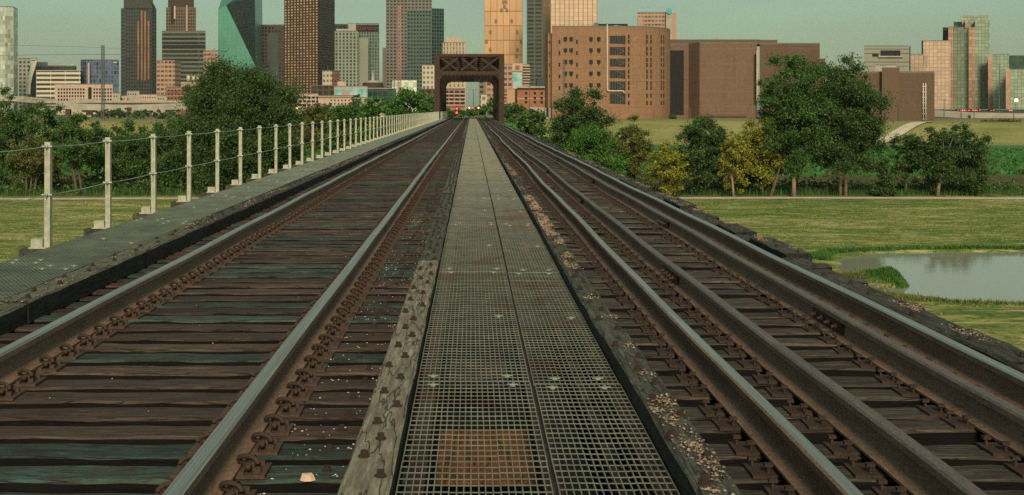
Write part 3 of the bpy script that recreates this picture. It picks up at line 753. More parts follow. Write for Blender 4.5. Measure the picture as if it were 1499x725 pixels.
def make_tree(name, label, cat, X, Y, z, h, cw, mat, seed, trunk=.2, bark='bark', stems=1, leaf=.105, dens=1., low=.25, group=None, shape='round', lean=0, cl=None):
    r = random.Random(seed); root = empty(name, label, cat, (X, Y, z), group)
    tm = MB(); cen = []; rad = []
    zc = h * (low + (1 - low) / 2); rz = h * (1 - low) / 2; rx = cw / 2
    ncl = cl or int(78 * dens * max(1, (cw * h / 60) ** .6))
    cr = max(.36, min(rx, rz) * .25)
    for i in range(ncl):
        for _ in range(30):
            d = Vector((r.gauss(0, 1), r.gauss(0, 1), r.gauss(0, 1))).normalized(); q = r.uniform(.35, 1.1)
            if shape == 'round': p = Vector((d.x * rx * q, d.y * rx * q, zc + d.z * rz * q)); 
            elif shape == 'flat': p = Vector((d.x * rx * q, d.y * rx * q, zc + abs(d.z) * rz * q - rz * .3))
            elif shape == 'wide_low':
                t = r.random(); p = Vector((d.x * rx * q, d.y * rx * q, h * low + (h * (1 - low)) * t * math.sqrt(max(0, 1 - (d.x*q)**2 * .8))))
            else:  # cone-ish
                t = r.random() ** 1.2; w_ = rx * (1 - t * .75); p = Vector((d.x * w_ * q, d.y * w_ * q, h * low + h * (1 - low) * t))
            if all((Vector(c) - p).length > cr * .55 for c in cen): break
        cen.append(tuple(p)); rad.append(cr * r.choice((.45, .6, .8, 1., 1.2)))
    for s in range(stems):
        bx = (s - (stems - 1) / 2) * trunk * 2.6; tx = bx * 2.2 + lean
        pts = [(bx, 0, -.4), (bx * 1.05 + lean * .1, 0, h * .12), (bx * 1.3 + lean * .4 + r.uniform(-.1, .1) * h * .1, r.uniform(-.2, .2), h * .35), (tx + r.uniform(-.3, .3), r.uniform(-.3, .3), h * .6), (tx * 1.1, 0, h * .85)]
        f = 1 if stems == 1 else .72
        tm.tube(pts, [trunk * 1.25 * f, trunk * f, trunk * .8 * f, trunk * .45 * f, trunk * .12 * f], 9)
        for c in r.sample(cen, min(len(cen), 9 + 10 // stems)):
            t = r.uniform(.3, .8); a = Vector(pts[2]).lerp(Vector(pts[3]), t) if t > .5 else Vector(pts[1]).lerp(Vector(pts[2]), t + .4)
            mid = a.lerp(Vector(c), .5) + Vector((0, 0, .06 * h * r.random()))
            tm.tube([a, mid, c], [trunk * .38 * f, trunk * .22 * f, trunk * .07 * f], 5)
    tm.build('trunk', M[bark], root, True)
    per = 300 * (.17 / leaf) ** 2
    link('crown', leaves_mesh('crown', cen, rad, per, leaf, mat, seed), root)
    return root
def TREE(px, ybase, ytop, wpx, Y, *a, **kw):
    name, label, cat, mat, seed = a
    z = float(gh(PX(px, Y), Y)); zt = PZ(ytop, Y); return make_tree(name, label, cat, PX(px, Y), Y, z, zt - z, wpx * Y / F, L[mat], seed, **kw)
T = 'tree'
TREE(2, 280, 136, 78, 121, 'broadleaf_tree', 'dark green tree cut by the left picture edge', T, 'mid', 1, low=.12, dens=.9)
TREE(64, 280, 146, 84, 122, 'broadleaf_tree', 'tall green tree behind the first railing post', T, 'mid', 2, low=.2, dens=.85)
TREE(45, 280, 205, 66, 117, 'broadleaf_tree', 'small olive tree with several trunks, far left by the path', T, 'olive', 3, low=.3, stems=3, trunk=.16)
TREE(116, 280, 168, 80, 118, 'broadleaf_tree', 'spreading tree with leaning trunk between first two railing posts', T, 'mid', 4, low=.3, stems=2, trunk=.2, lean=-1)
TREE(168, 280, 188, 66, 124, 'broadleaf_tree', 'low dark tree just right of the second railing post', T, 'dark', 5, low=.05)
TREE(212, 280, 176, 84, 121, 'broadleaf_tree', 'rounded green tree behind the third railing post', T, 'mid', 6, low=.18)
TREE(262, 280, 166, 84, 119, 'broadleaf_tree', 'green tree with pale trunks left of the largest round tree', T, 'mid', 7, low=.2, stems=2, trunk=.15, bark='bark_pale')
TREE(352, 282, 95, 160, 113, 'oak_tree', 'large round dark tree, biggest on the left behind railing', T, 'dark', 8, low=.02, dens=2.0, trunk=.4)
TREE(294, 282, 122, 66, 117, 'broadleaf_tree', 'tree half merged into left side of the largest round tree', T, 'dark', 9, low=.1, dens=1.2)
TREE(405, 282, 190, 80, 119, 'bush', 'low dark bush under right side of largest round tree', 'bush', 'dark', 10, low=.0)
for i, (px, yt, wp, Y, ml, lab) in enumerate([
   (462, 156, 60, 245, 'olive', 'low olive bush beyond railing left of the parking garage front'),
   (508, 151, 64, 235, 'mid', 'low green bush beyond railing in front of cream office'),
   (552, 143, 60, 225, 'bright', 'light green bush beyond railing, left of the rounded bush by truss'),
   (600, 131, 74, 214, 'bright', 'tall rounded green bush close to left side of truss'),
   (632, 142, 46, 208, 'bright', 'green bush touching left post of the truss')]):
    TREE(px, 175, yt, wp, Y, 'bush', lab, 'bush', ml, 20 + i, low=0., shape='wide_low', leaf=.26, dens=1.2, trunk=.15)
for i, (px, yb, yt, wp, Y, ml, lab, kw) in enumerate([
   (752, 190, 152, 44, 200, 'mid', 'green bush at foot of right truss post', dict(low=0, shape='wide_low', leaf=.24)),
   (782, 200, 163, 62, 165, 'mid', 'rounded green bush right of the truss beside tracks', dict(low=0, shape='wide_low', leaf=.22, dens=1.3)),
   (822, 225, 182, 60, 128, 'bright', 'bright green bush below the feathery dark tree, left part', dict(low=0, shape='wide_low', dens=1.2)),
   (868, 250, 186, 92, 112, 'bright', 'bright green bush beside right track below the prison', dict(low=0, shape='wide_low', dens=1.5)),
   (852, 240, 131, 86, 126, 'dark', 'feathery dark tree in front of the brown prison', dict(low=.1, dens=2.0)),
   (926, 262, 172, 62, 118, 'olive', 'airy olive tree with dark forked trunk beside tracks', dict(low=.22, stems=2, trunk=.12, dens=1.2)),
   (978, 282, 208, 54, 113, 'yellow', 'small yellow tree nearest the tracks', dict(low=.1, stems=2, trunk=.1, dens=1.4)),
   (1028, 288, 172, 84, 116, 'dark', 'dark green tree between the two yellow ones', dict(low=.15, stems=3, trunk=.12, dens=1.6)),
   (1074, 288, 196, 46, 114, 'yellow', 'slender yellow tree leaning beside the dark green one', dict(low=.08, lean=-.6, trunk=.12, bark='bark_pale', dens=1.5)),
   (1116, 288, 176, 66, 115, 'yellow', 'yellow-green tree touching the left giant tree', dict(low=.12, trunk=.12, dens=1.4)),
   (1112, 288, 205, 60, 117, 'mid', 'green tree mixed behind the right-hand yellow tree', dict(low=.05)),
   (1162, 288, 83, 104, 114, 'mid', 'giant tree with single pale trunk, left of the tallest pair', dict(low=.17, dens=1.6, trunk=.2, bark='bark_pale')),
   (1234, 288, 88, 112, 115, 'dark', 'giant tree with twin pale trunks, right of the tallest pair', dict(low=.15, dens=1.7, stems=2, trunk=.2, bark='bark_pale')),
   (1294, 288, 236, 34, 114, 'dark', 'small upright dark bush between giant tree and right grove', dict(low=0., shape='cone')),
   (1326, 288, 194, 54, 117, 'mid', 'slim dark-trunked tree at left of the right grove', dict(low=.2, trunk=.14)),
   (1372, 288, 182, 62, 115, 'dark', 'dark tree with pale leaning trunk in the right grove', dict(low=.12, bark='bark_pale', lean=1.2, trunk=.17, dens=1.4)),
   (1414, 288, 178, 66, 116, 'dark', 'rounded dark tree at right end of the right grove', dict(low=.02, dens=1.5)),
   ]):
    TREE(px, yb, yt, wp, Y, 'bush' if 'bush' in lab else 'broadleaf_tree', lab, 'bush' if 'bush' in lab else T, ml, 40 + i, **kw)
# bare tree and dead trunk
def bare(name, label, px, Y, h, seed, spread=.45):
    r = random.Random(seed); X = PX(px, Y); root = empty(name, label, 'bare tree', (X, Y, float(gh(X, Y)))); m = MB()
    def br(p, d, l, rad, n):
        q = p + d * l; mid = p.lerp(q, .5) + Vector((r.uniform(-.05, .05), r.uniform(-.05, .05), 0)) * l
        m.tube([p, mid, q], [rad, rad * .8, rad * .6], 5)
        if n:
            for _ in range(3): br(q, (d + Vector((r.uniform(-1, 1), r.uniform(-1, 1), r.uniform(-.2, .5))) * spread).normalized(), l * .72, rad * .55, n - 1)
    br(Vector((0, 0, -.2)), Vector((.1, 0, 1)), h * .3, .13, 4); m.build('trunk', M['bark'], root)
bare('bare_tree', 'leafless tree with thin spreading branches behind small yellow tree', 965, 119, 6.2, 3, .75)
m = MB(); p0 = P(1128, 289, 113.5); m.tube([p0, P(1134, 270, 113.5), P(1141, 247, 113.5)], [.16, .13, .07], 7); tag(m.build('dead_trunk', M['bark']), 'leaning dead trunk between yellow-green tree and giant tree', 'dead trunk')

# undergrowth along the river bank and reeds by the pond
def under(name, label, x0, x1, y0, y1, n, hmin, hmax, mat, leaf, seed, cat, wide=1.0):
    r = random.Random(seed); cen = []; rad = []
    for _ in range(n):
        x = r.uniform(x0, x1); y = r.uniform(y0, y1); s = r.uniform(hmin, hmax)
        g = float(gh(x, y)); cen.append((x, y, g + s * .4)); rad.append(s * wide)
    return tag(link(name, leaves_mesh(name, cen, rad, 90, leaf, mat, seed, .62)), label, cat, kind='stuff')
under('undergrowth', 'mid green undergrowth along the river bank', -95, 95, 117, 124, 330, .5, 1.7, L['mid'], .16, 1, 'undergrowth')
under('undergrowth', 'dark green undergrowth along the river bank', -95, 95, 116, 121, 170, .4, 1.2, L['dark'], .16, 2, 'undergrowth')
under('undergrowth', 'olive weeds on the river banks', -95, 95, 140, 152, 150, .5, 1.1, L['olive'], .2, 3, 'undergrowth')
under('undergrowth', 'dark thicket behind the trees on left bank', -85, -18, 121, 128, 70, 1.2, 2.4, L['dark'], .2, 6, 'undergrowth')
def blades(name, label, pts, h0, h1, mat, seed, cat='reeds'):
    r = random.Random(seed); m = MB()
    for x, y in pts:
        z = float(gh(x, y)); h = r.uniform(h0, h1); a = r.uniform(0, 6.28); lx, ly = math.cos(a), math.sin(a); wd = .012 + .01 * r.random(); le = h * r.uniform(.05, .5)
        m.add([(x - ly * wd, y + lx * wd, z - .05), (x + ly * wd, y - lx * wd, z - .05), (x + lx * le * .4 + ly * wd * .7, y + ly * le * .4 - lx * wd * .7, z + h * .6), (x + lx * le * .4 - ly * wd * .7, y + ly * le * .4 + lx * wd * .7, z + h * .6), (x + lx * le, y + ly * le, z + h)], [(0, 1, 2, 3), (3, 2, 4)])
    return tag(m.build(name, mat), label, cat, kind='stuff')
r = random.Random(9); pts = []
while len(pts) < 9000:      # north and west shore
    a = r.uniform(math.pi * .42, math.pi * .86); q = r.gauss(1.0, .010)
    ca, sa = math.cos(a), math.sin(a); s = (abs(ca) ** 4 + abs(sa) ** 4) ** (-1 / 2.7)
    pts.append((PCX + PRX * s * ca * q + PRY * s * sa * q * .10, PCY + PRY * s * sa * q))
blades('reeds', 'green reeds along far shore of the pond', pts, .12, .34, L['reed'], 1)
pts = [(21.35 + r.gauss(0, .42), 58.8 + r.gauss(0, 1.4)) for _ in range(5000)]
blades('reeds', 'green reed tuft on small spit in the pond', pts, .10, .26, L['reed'], 2)
pts = []
while len(pts) < 6000:
    a = r.uniform(math.pi * 1.02, math.pi * 1.62); q = r.gauss(1.03, .02)
    ca, sa = math.cos(a), math.sin(a); s = (abs(ca) ** 4 + abs(sa) ** 4) ** (-1 / 2.7)
    pts.append((PCX + PRX * s * ca * q + PRY * s * sa * q * .10, PCY + PRY * s * sa * q))
blades('grass_fringe', 'short yellowish grass along near shore of pond', pts, .08, .25, L['olive'], 3, 'grass')
pts = [(r.uniform(-70, 80), 114.5 + abs(r.gauss(0, 2.5))) for _ in range(16000)]
blades('tall_grass', 'tall unmown grass at foot of the trees', pts, .3, .9, L['mid'], 4, 'grass')

def tufts(name, label, n, boxes, h0, h1, wd0, mat, seed, cat='grass'):
    r = np.random.default_rng(seed); P_ = []
    for (x0, x1, y0, y1), share in boxes:
        k_ = int(n * share); x = r.uniform(x0, x1, k_); y = r.uniform(y0, y1, k_)
        keep = (np.sin(x * .9 + 2 * np.sin(y * .5)) + np.sin(y * 1.3 + seed + np.sin(x * .4)) + r.normal(0, .8, k_) > -.2) & (pond_d(x, y) > 1.03); P_.append(np.stack([x[keep], y[keep]], 1))
    P_ = np.concatenate(P_); n = len(P_); z = gh(P_[:, 0], P_[:, 1]); a = r.uniform(0, 6.28, n); h = r.uniform(h0, h1, n); w_ = wd0 * r.uniform(.6, 1.4, n)
    c = np.stack([P_[:, 0], P_[:, 1], z], 1); d = np.stack([np.cos(a) * w_, np.sin(a) * w_ * .5, np.full(n, -.01)], 1)
    t = c + np.stack([r.normal(0, .5, n) * h, r.normal(0, .5, n) * h, h], 1)
    V = np.stack([c - d, c + d, t], 1).reshape(-1, 3)
    me = bpy.data.meshes.new(name); me.from_pydata(V.tolist(), [], np.arange(3 * n).reshape(-1, 3).tolist()); me.materials.append(mat)
    return tag(link(name, me), label, cat, kind='stuff')
L['straw'] = leafmat('dry_straw_blades', (.30, .26, .12), (.46, .40, .20)); L['lawn'] = leafmat('lawn_blades', (.09, .15, .03), (.15, .21, .05)); L['lushb'] = leafmat('lush_blades', (.025, .09, .018), (.045, .14, .028))
FB = [((-70, -16, 62, 111), .4), ((10, 62, 50, 111), .6)]
tufts('mown_grass', 'short green mown grass of the field', 110000, FB, .03, .10, .045, L['lawn'], 1)
tufts('dry_grass', 'dry straw-coloured grass patches in the field', 7000, FB, .02, .05, .04, L['straw'], 2)
tufts('lush_grass', 'lush green meadow grass beyond the river', 30000, [((-60, 130, 152, 250), 1.)], .15, .5, .3, L['lushb'], 3)

# ------------------------------------------------------------------ buildings
def wall_mesh(pts, z0, z1, mats, side_m=None, name='wall'):
    """pts: front outline left->right then back; walls with u,v in metres"""
    n = len(pts); vs = [(x, y, z0) for x, y in pts] + [(x, y, z1) for x, y in pts]
    fs = [(i, (i+1) % n, n + (i+1) % n, n + i) for i in range(n)] + [tuple(n + i for i in range(n))]
    me = bpy.data.meshes.new(name); me.from_pydata(vs, [], fs)
    for m in mats: me.materials.append(m)
    uv = me.uv_layers.new(name='UVMap'); u = 0; li = 0; data = []
    for i in range(n):
        a, b = pts[i], pts[(i+1) % n]; l = math.hypot(a[0]-b[0], a[1]-b[1])
        data += [(u, z0), (u + l, z0), (u + l, z1), (u, z1)]; u += l
        if side_m: me.polygons[i].material_index = side_m[i] if i < len(side_m) else side_m[-1]
    data += [(0, 0)] * n
    for q, d in enumerate(data): uv.data[q].uv = d
    return me
M['roof'] = plain('grey_roof', (.14, .14, .12), .9)
def bld(name, label, front, ytop, mats, depth=30, base=None, cat='building', side_m=None, roof=None, root=None, group=None, yb=None):
    """front: list of (px, Y) left to right"""
    Yf = min(Y for _, Y in front)
    pts = [(PX(px, Y), Y) for px, Y in front]; x0 = pts[0]; x1 = pts[-1]
    back = max(Y for _, Y in front) + depth
    pts = pts + [(PX(front[-1][0] - 1.5, back), back), (PX(front[0][0] + 1.5, back), back)]
    zt = PZ(ytop, Yf); zb = base if base is not None else 4.5
    if yb is not None: zb = PZ(yb, Yf)
    cx = sum(p[0] for p in pts) / len(pts); cy = Yf
    root = root or empty(name, label, cat, (cx, cy, zb), group)
    rl = root.location
    me = wall_mesh([(x - rl.x, y - rl.y) for x, y in pts], zb - rl.z, zt - rl.z, mats if isinstance(mats, list) else [mats], side_m)
    link('wall', me, root)
    m = MB(); q = .4
    m.prism([(x - rl.x, y - rl.y) for x, y in pts], zt - rl.z + .01, zt - rl.z + max(.5, Yf * .0006)); m.build('roof', roof or M['roof'], root)
    root['zt'] = zt; return root
def part(root, name, px0, px1, py0, py1, Y, dep, mat, fwd=0.0):
    m = MB(); rl = root.location
    f0, f1 = Y - fwd, Y + dep
    m.prism([(PX(px0, f0) - rl.x, f0 - rl.y), (PX(px1, f0) - rl.x, f0 - rl.y), (PX(px1, f1) - rl.x, f1 - rl.y), (PX(px0, f1) - rl.x, f1 - rl.y)], PZ(py1, Y) - rl.z, PZ(py0, Y) - rl.z); return m.build(name, mat, root)
def windows(root, xs_, ys_, wpx, hpx, Y, mat, frame=None, dep=.12, cap=100):
    """separate recess-dark panes with sill, one object each, sharing one mesh"""
    rl = root.location; s = Y / F; m = MB(); m.box(-wpx*s/2, wpx*s/2, -.05, dep, -hpx*s/2, hpx*s/2); me = m.mesh('window', mat)
    fm_ = MB(); e = .12
    fm_.box(-wpx*s/2 - e, wpx*s/2 + e, -.16, .02, -hpx*s/2 - .22, -hpx*s/2 - .02); mf = fm_.mesh('sill', frame or M['concrete'])
    q = 0
    for yv in ys_:
        for xv in xs_:
            if q >= cap: return
            o = link('window', me, root, (PX(xv, Y) - rl.x, Y - rl.y, PZ(yv, Y) - rl.z)); q += 1
            if frame: link('sill', mf, o)

fc = facade
A = {}
A['pale_glass'] = fc('pale_green_curtain_wall', (.50, .58, .46), (.66, .72, .56), 3.2, 4.2, .86, .9, .3, .35, .45, .4, .2)
A['grey_grid'] = fc('grey_concrete_grid', (.30, .30, .24), (.04, .055, .05), 4.6, 4.6, .55, .55, .3, .2)
A['dark_glass'] = fc('dark_teal_glass', (.030, .055, .050), (.035, .075, .065), 3.5, 4.2, .85, .8, .15, .6)
A['cream_band'] = fc('cream_banded_offices', (.60, .52, .38), (.06, .08, .065), 14, 4.3, .97, .52, .2, .3)
A['cream_grid'] = fc('cream_window_grid', (.56, .45, .34), (.03, .035, .03), 3.6, 4.0, .58, .6, .3, 0)
A['blue_glass'] = fc('blue_hotel_glass', (.10, .13, .17), (.07, .10, .20), 2.8, 4.2, .7, .8, .12, .6, .8)
A['black_tower'] = fc('dark_granite_tower', (.040, .042, .034), (.022, .034, .030), 3.0, 4.0, .6, .6, .2, .4)
A['black_bands'] = fc('dark_banded_tower', (.13, .125, .095), (.022, .035, .030), 40, 4.6, .99, .58, .15, .5)
A['brown_tower'] = fc('brown_granite_tower', (.14, .085, .055), (.04, .045, .035), 3.0, 4.0, .55, .6, .2, .4)
A['pink_band'] = fc('pink_banded_offices', (.40, .24, .16), (.12, .10, .075), 3.4, 3.9, .75, .5, .3, .2)
A['brown_mass'] = fc('brown_mirror_block', (.065, .045, .032), (.045, .038, .028), 4, 4.2, .7, .7, .15, .6)
A['gold_reflect'] = fc('bronze_wall_gold_reflections', (.035, .022, .015), (.72, .42, .21), 4.15, 2.9, .46, .55, .4, .5, .35)  # warm sky reflection put into the window colour
A['shaded_side'] = fc('bronze_shaded_banded_side', (.030, .022, .016), (.05, .05, .038), 50, 2.9, .99, .5, .2, .5)  # turned-away face, its shade put into darker bronze and glass
A['hotel_green'] = fc('grey_green_ribbed_hotel', (.24, .27, .20), (.045, .065, .05), 3.4, 3.2, .56, .72, .3, .2)
A['hotel_green2'] = fc('green_ribbed_hotel_wing', (.15, .20, .15), (.04, .07, .055), 2.6, 3.2, .6, .8, .2, .4)
A['grey_tower'] = fc('grey_grid_tower', (.17, .15, .12), (.025, .032, .028), 4.2, 3.9, .62, .5, .25, .4)
A['teal_tower'] = fc('dark_teal_grid_tower', (.075, .11, .09), (.012, .035, .03), 3.2, 3.9, .66, .55, .15, .5)
A['teal_side'] = fc('teal_side_tower', (.04, .085, .07), (.03, .065, .055), 3, 3.9, .7, .7, .15, .6)
A['beige_step'] = fc('beige_stepped_offices', (.46, .38, .26), (.15, .12, .09), 3.2, 4.0, .4, .8, .4, 0)
A['cream_ofc'] = fc('pale_stone_offices', (.52, .46, .34), (.15, .14, .11), 3.2, 4.0, .55, .5, .4, 0)
A['gold_grid'] = fc('gold_mirror_tower', (.20, .11, .055), (.52, .31, .16), 7.0, 16.0, .93, .95, .35, .55, .10, .6, .3, .0)
A['dark_slab'] = fc('dark_slab_tower', (.085, .085, .065), (.025, .04, .035), 8, 4.0, .8, .55, .2, .4)
A['gold_face'] = fc('amber_mirror_side', (.30, .18, .10), (.36, .23, .13), 6, 4, .9, .9, .35, .5, .15, .5, .4, .0)
A['pink_lines'] = fc('pink_ribbed_mirror_tower', (.26, .17, .11), (.50, .36, .25), 4.6, 4.0, .80, .92, .4, .5, .10, .5, .2)
A['orange_brick'] = brick('orange_brick', (.36, .15, .075), (.42, .18, .09), (.5, .33, .2), 9, .05)
A['jail'] = brick('tan_brown_brick', (.30, .175, .098), (.37, .218, .125), (.24, .125, .075), 4.3, .10)
A['jail2'] = brick('grey_brown_brick', (.185, .122, .08), (.23, .15, .10), (.19, .12, .08), 5, .06)
A['jail3'] = brick('dull_brown_brick', (.130, .088, .058), (.165, .112, .074), (.135, .09, .06), 5, .06)
A['red_brick'] = brick('red_brick', (.26, .12, .08), (.31, .15, .10), (.42, .32, .24), 4, .1)
A['pink_mirror'] = fc('pink_mirror_glass', (.32, .23, .16), (.60, .43, .31), 2.6, 2.6, .88, .88, .35, .55, .14, .4, .4, .0)
A['green_mirror'] = fc('green_mirror_glass', (.15, .18, .125), (.30, .38, .27), 2.6, 2.6, .88, .88, .35, .45, .18, .4, .4, .0)
A['dark_mirror'] = fc('dark_mirror_glass', (.05, .07, .06), (.07, .12, .10), 3, 3, .9, .9, .1, .8, .3, .4, .5)
A['copper_reflect'] = fc('copper_reflection_glass', (.26, .15, .10), (.46, .28, .19), 2.6, 2.6, .88, .88, .35, .5, .25, .4, .4, .0)  # copper reflections of the shafts put into the glass colour
A['museum'] = fc('grey_ribbed_museum', (.25, .25, .19), (.17, .17, .13), 40, 2.6, 1, .25, .7, 0)
A['prism'] = fc('green_mirror_prism', (.07, .22, .165), (.10, .30, .225), 5, 4, .92, .92, .3, .4, .06, .4, .4, .0)

# -- skyline, left to right
o = bld('glass_tower', 'curved pale green glass tower cut by left picture edge', [(-30, 1180), (-12, 1108), (8, 1098), (20, 1106), (26, 1130)], 10, A['pale_glass'], 30)
bld('office_block', 'grey concrete grid office peeping beside curved glass tower', [(27, 1320), (54, 1320)], 86, A['grey_grid'])
o = bld('office_block', 'dark teal glass office behind the cream banded block', [(42, 1260), (70, 1250), (112, 1255)], 97, A['dark_glass'])
part(o, 'penthouse', 50, 70, 91, 97, 1262, 18, M['steel_grey']); part(o, 'roof_screen', 73, 108, 93, 97, 1265, 15, M['concrete'])
sw = empty('curved_canopy', 'slender white curved glass wall beside dark teal office', 'glass wall', (PX(45, 1150), 1150, 4.5))
m = MB(); rl = sw.location
crv = [(54.5, 86), (52, 95), (49, 105), (46, 114), (44, 124), (43.5, 138)]
pts_ = [P(a, b, 1150) - rl for a, b in crv]
for i, (a, b) in enumerate(zip(pts_, pts_[1:])): m.bar(a, b + (b - a) * .02, 1.5, 1.3)
m.bar(P(46, 87, 1150) - rl, P(55, 86.5, 1150) - rl, 1.5, 1.0); m.build('edge_rim', M['white_pipe'], sw)
m = MB(); lf = [P(a, b, 1151) - rl for a, b in ((46, 88), (43, 104), (40, 120), (38, 138))]; rt_ = [P(a, b, 1151) - rl for a, b in ((54, 88), (48.5, 105), (43.5, 124), (43, 138))]
n_ = 4; vs = [tuple(p) for p in lf] + [tuple(p) for p in rt_] + [(p.x, p.y + .6, p.z) for p in lf] + [(p.x, p.y + .6, p.z) for p in rt_]
m.add(vs, [(i + 1, i, 4 + i, 5 + i)[::-1] for i in range(3)] + [(9 + i - 0, 8 + i, 12 + i, 13 + i) for i in range(3)] + [(0, 4, 12, 8), (3, 11, 15, 7)]); m.build('glass_sheet', A['pale_glass'], sw)
bld('office_block', 'cream banded office with pale outlined edge, far left', [(53, 1120), (118, 1120)], 104, A['cream_band'], roof=M['concrete_pink'])
o = bld('office_block', 'low cream office with square window grid, left', [(80, 760), (165, 760)], 124, M['concrete_pink'], 25)
part(o, 'entrance_recess', 129, 134, 128, 147, 760, 1, M['black'], .3)
windows(o, [86 + i * 4.05 for i in range(10)] + [138 + i * 4.05 for i in range(7)], [131, 136, 141, 146], 2.4, 3.0, 760, M['window'])
part(o, 'lobby', 100, 150, 145.5, 149, 756, 6, M['concrete'])
o = bld('hotel_tower', 'dark blue glass hotel with small white roof sign', [(118, 1140), (126, 1130), (174, 1136)], 88, A['blue_glass'])
part(o, 'stair_core', 128.5, 131, 92, 150, 1128, 2, M['concrete_pink'], .5)
part(o, 'roof_sign', 166, 171, 91, 92.6, 1135, .6, M['white_pipe'], 1.8)
o = bld('skyscraper', 'dark tower with copper vertical strips and domed shoulders', [(177, 1340), (183, 1325), (222, 1325), (229, 1340)], 12, A['black_tower'])
rl = o.location
m = MB(); m.prism([(PX(a, Y) - rl.x, Y - rl.y) for a, Y in ((181, 1332), (224, 1332), (224, 1360), (181, 1360))], PZ(12, 1330) - rl.z, PZ(-4, 1330) - rl.z)
m.build('crown', A['black_tower'], o)
m = MB(); c0 = P(203, 12, 1324) - rl
rr = 20 * 1324 / F
pp = [(c0.x + rr * math.cos(t), c0.z + rr * .75 * math.sin(t)) for t in np.linspace(0, math.pi, 12)]
n_ = len(pp); m.add([(x, c0.y, z) for x, z in pp] + [(x, c0.y + 14, z) for x, z in pp], [tuple(range(n_))[::-1], tuple(range(n_, 2*n_))] + [(i, (i+1) % n_, n_ + (i+1) % n_, n_ + i) for i in range(n_)]); m.build('arched_gable', A['black_tower'], o)
for xv, yt in ((202.5, 31), (207.5, 16), (212.5, 17), (217.5, 31)): part(o, 'copper_strip', xv - 1.2, xv + 1.2, yt, 118, 1324, 1, A['pink_band'] if False else plain('copper_window_strip', (.32, .16, .09), .35, .5, .3, .1), .9)
o = bld('skyscraper', 'brown granite tower with setbacks rising over banded block', [(243, 1440), (287, 1440)], 12, A['brown_tower'], 50)
part(o, 'upper_shaft', 246, 284, -30, 12, 1443, 40, A['brown_tower'] if False else M['truss'])
part(o, 'light_strip', 272.5, 274.5, 8, 45, 1440, 1, M['concrete_pink'], .9)
part(o, 'dark_niche', 250, 254, 10, 34, 1440, 1, M['black'], .8); part(o, 'light_strip', 254.5, 257, 9, 28, 1440, 1, M['concrete_pink'], .9)
o = bld('office_block', 'broad dark banded office block below the brown granite tower', [(237, 1260), (301, 1260)], 46, A['black_bands'], 40)
part(o, 'plant_floor', 238, 301, 66, 71, 1260, 2, M['black'], .5)
o = bld('office_block', 'reddish banded office in front of dark banded block', [(229, 1010), (256, 1010), (265, 1022)], 89, A['pink_band'], 25)
o = bld('brick_warehouse', 'red-brown brick building with white roof tanks', [(243, 700), (300, 700)], 128, A['red_brick'], 30)
part(o, 'upper_wing', 265, 300, 120, 128, 708, 20, A['red_brick'])
for xv in (276, 283, 290):
    m = MB(); c0 = P(xv, 119, 712) - o.location; m.tube([c0, c0 + Vector((0, 0, 3.4))], 1.15, 12); m.build('roof_tank', M['white_pipe'], o, True)
windows(o, [247 + i * 5 for i in range(11)], [132.5, 138, 144], 2, 2.6, 700, M['window'])
bld('apartment_block', 'small pinkish apartment block beside green glass prism', [(298, 1120), (319, 1120)], 75, A['pink_band'])
# green prism tower
o = empty('glass_prism_tower', 'bright green faceted glass prism tower', 'skyscraper', (PX(346, 1300), 1300, 4.5)); rl = o.location
Yp = 1300
a0 = Vector((PX(319, Yp), Yp, 4.5)); a1 = Vector((PX(319, Yp), Yp + 16, PZ(2, Yp))); a2 = P(327, -9, Yp + 22)
p1 = P(331, 8, Yp); p2 = P(374, 97, Yp); p3 = P(373, -6, Yp - 16); p3t = P(366, -20, Yp - 12); b0_ = Vector((PX(374, Yp), Yp, 4.5))
m = MB(); V = [a0, b0_, p2, p1, P(319.5, 14, Yp), p3, p3t, a2, Vector((b0_.x, Yp + 50, 4.5)), Vector((a0.x, Yp + 50, 4.5)), Vector((PX(372, Yp), Yp + 50, PZ(-6, Yp))), Vector((PX(325, Yp), Yp + 50, PZ(-9, Yp)))]
V = [tuple(v - rl) for v in V]
FS = [(0, 1, 2, 3, 4), (3, 2, 5), (3, 5, 6), (4, 3, 7), (3, 6, 7), (1, 8, 10, 5, 2), (5, 10, 6), (9, 0, 4, 7, 11), (8, 9, 11, 10), (6, 10, 11, 7)]
me = bpy.data.meshes.new('wall'); me.from_pydata(V, [], FS); me.materials.append(A['prism']); me.materials.append(A['dark_mirror'])
for fi in (1, 2): me.polygons[fi].material_index = 1  # upper facets: same glass, darker reflection put into the colour
uv = me.uv_layers.new(name='UVMap')
for lp in me.loops:
    v_ = V[lp.vertex_index]; uv.data[lp.index].uv = (v_[0] + 100, v_[2] + v_[1] * .2)
link('wall', me, o)
o = bld('office_block', 'dark brown block between green prism and gold-windowed tower', [(377, 1350), (416, 1350)], 37, [A['brown_mass']], 40)
part(o, 'glass_bay', 391, 407, 48, 112, 1350, 1, A['dark_mirror'], .9)
o = bld('skyscraper', 'huge bronze tower with rows of windows coloured by gold sky reflections', [(416, 1228), (465, 1205), (490, 1255)], -25, [A['gold_reflect'], A['shaded_side']], 30, side_m=[0, 1, 1])
o = bld('hotel_tower', 'grey-green ribbed hotel wing left of the red-lettered slab', [(490, 1100), (524, 1100)], 46, A['hotel_green'], 25)
part(o, 'roof_plant', 492, 520, 42.5, 46, 1108, 10, M['concrete'])
bld('office_block', 'dark low slab behind hotel roof', [(489, 1400), (511, 1400)], 36, A['dark_glass'], 20)
o = bld('hotel_tower', 'ribbed hotel slab with red lettering near its top', [(509, 1128), (555, 1128)], 35, A['hotel_green2'], 25)
part(o, 'sign_band', 521.5, 554, 37, 46, 1128, 1, M['black'], .8); part(o, 'pale_wing', 510, 521, 35, 46, 1128, 2, M['concrete'], 1.2)
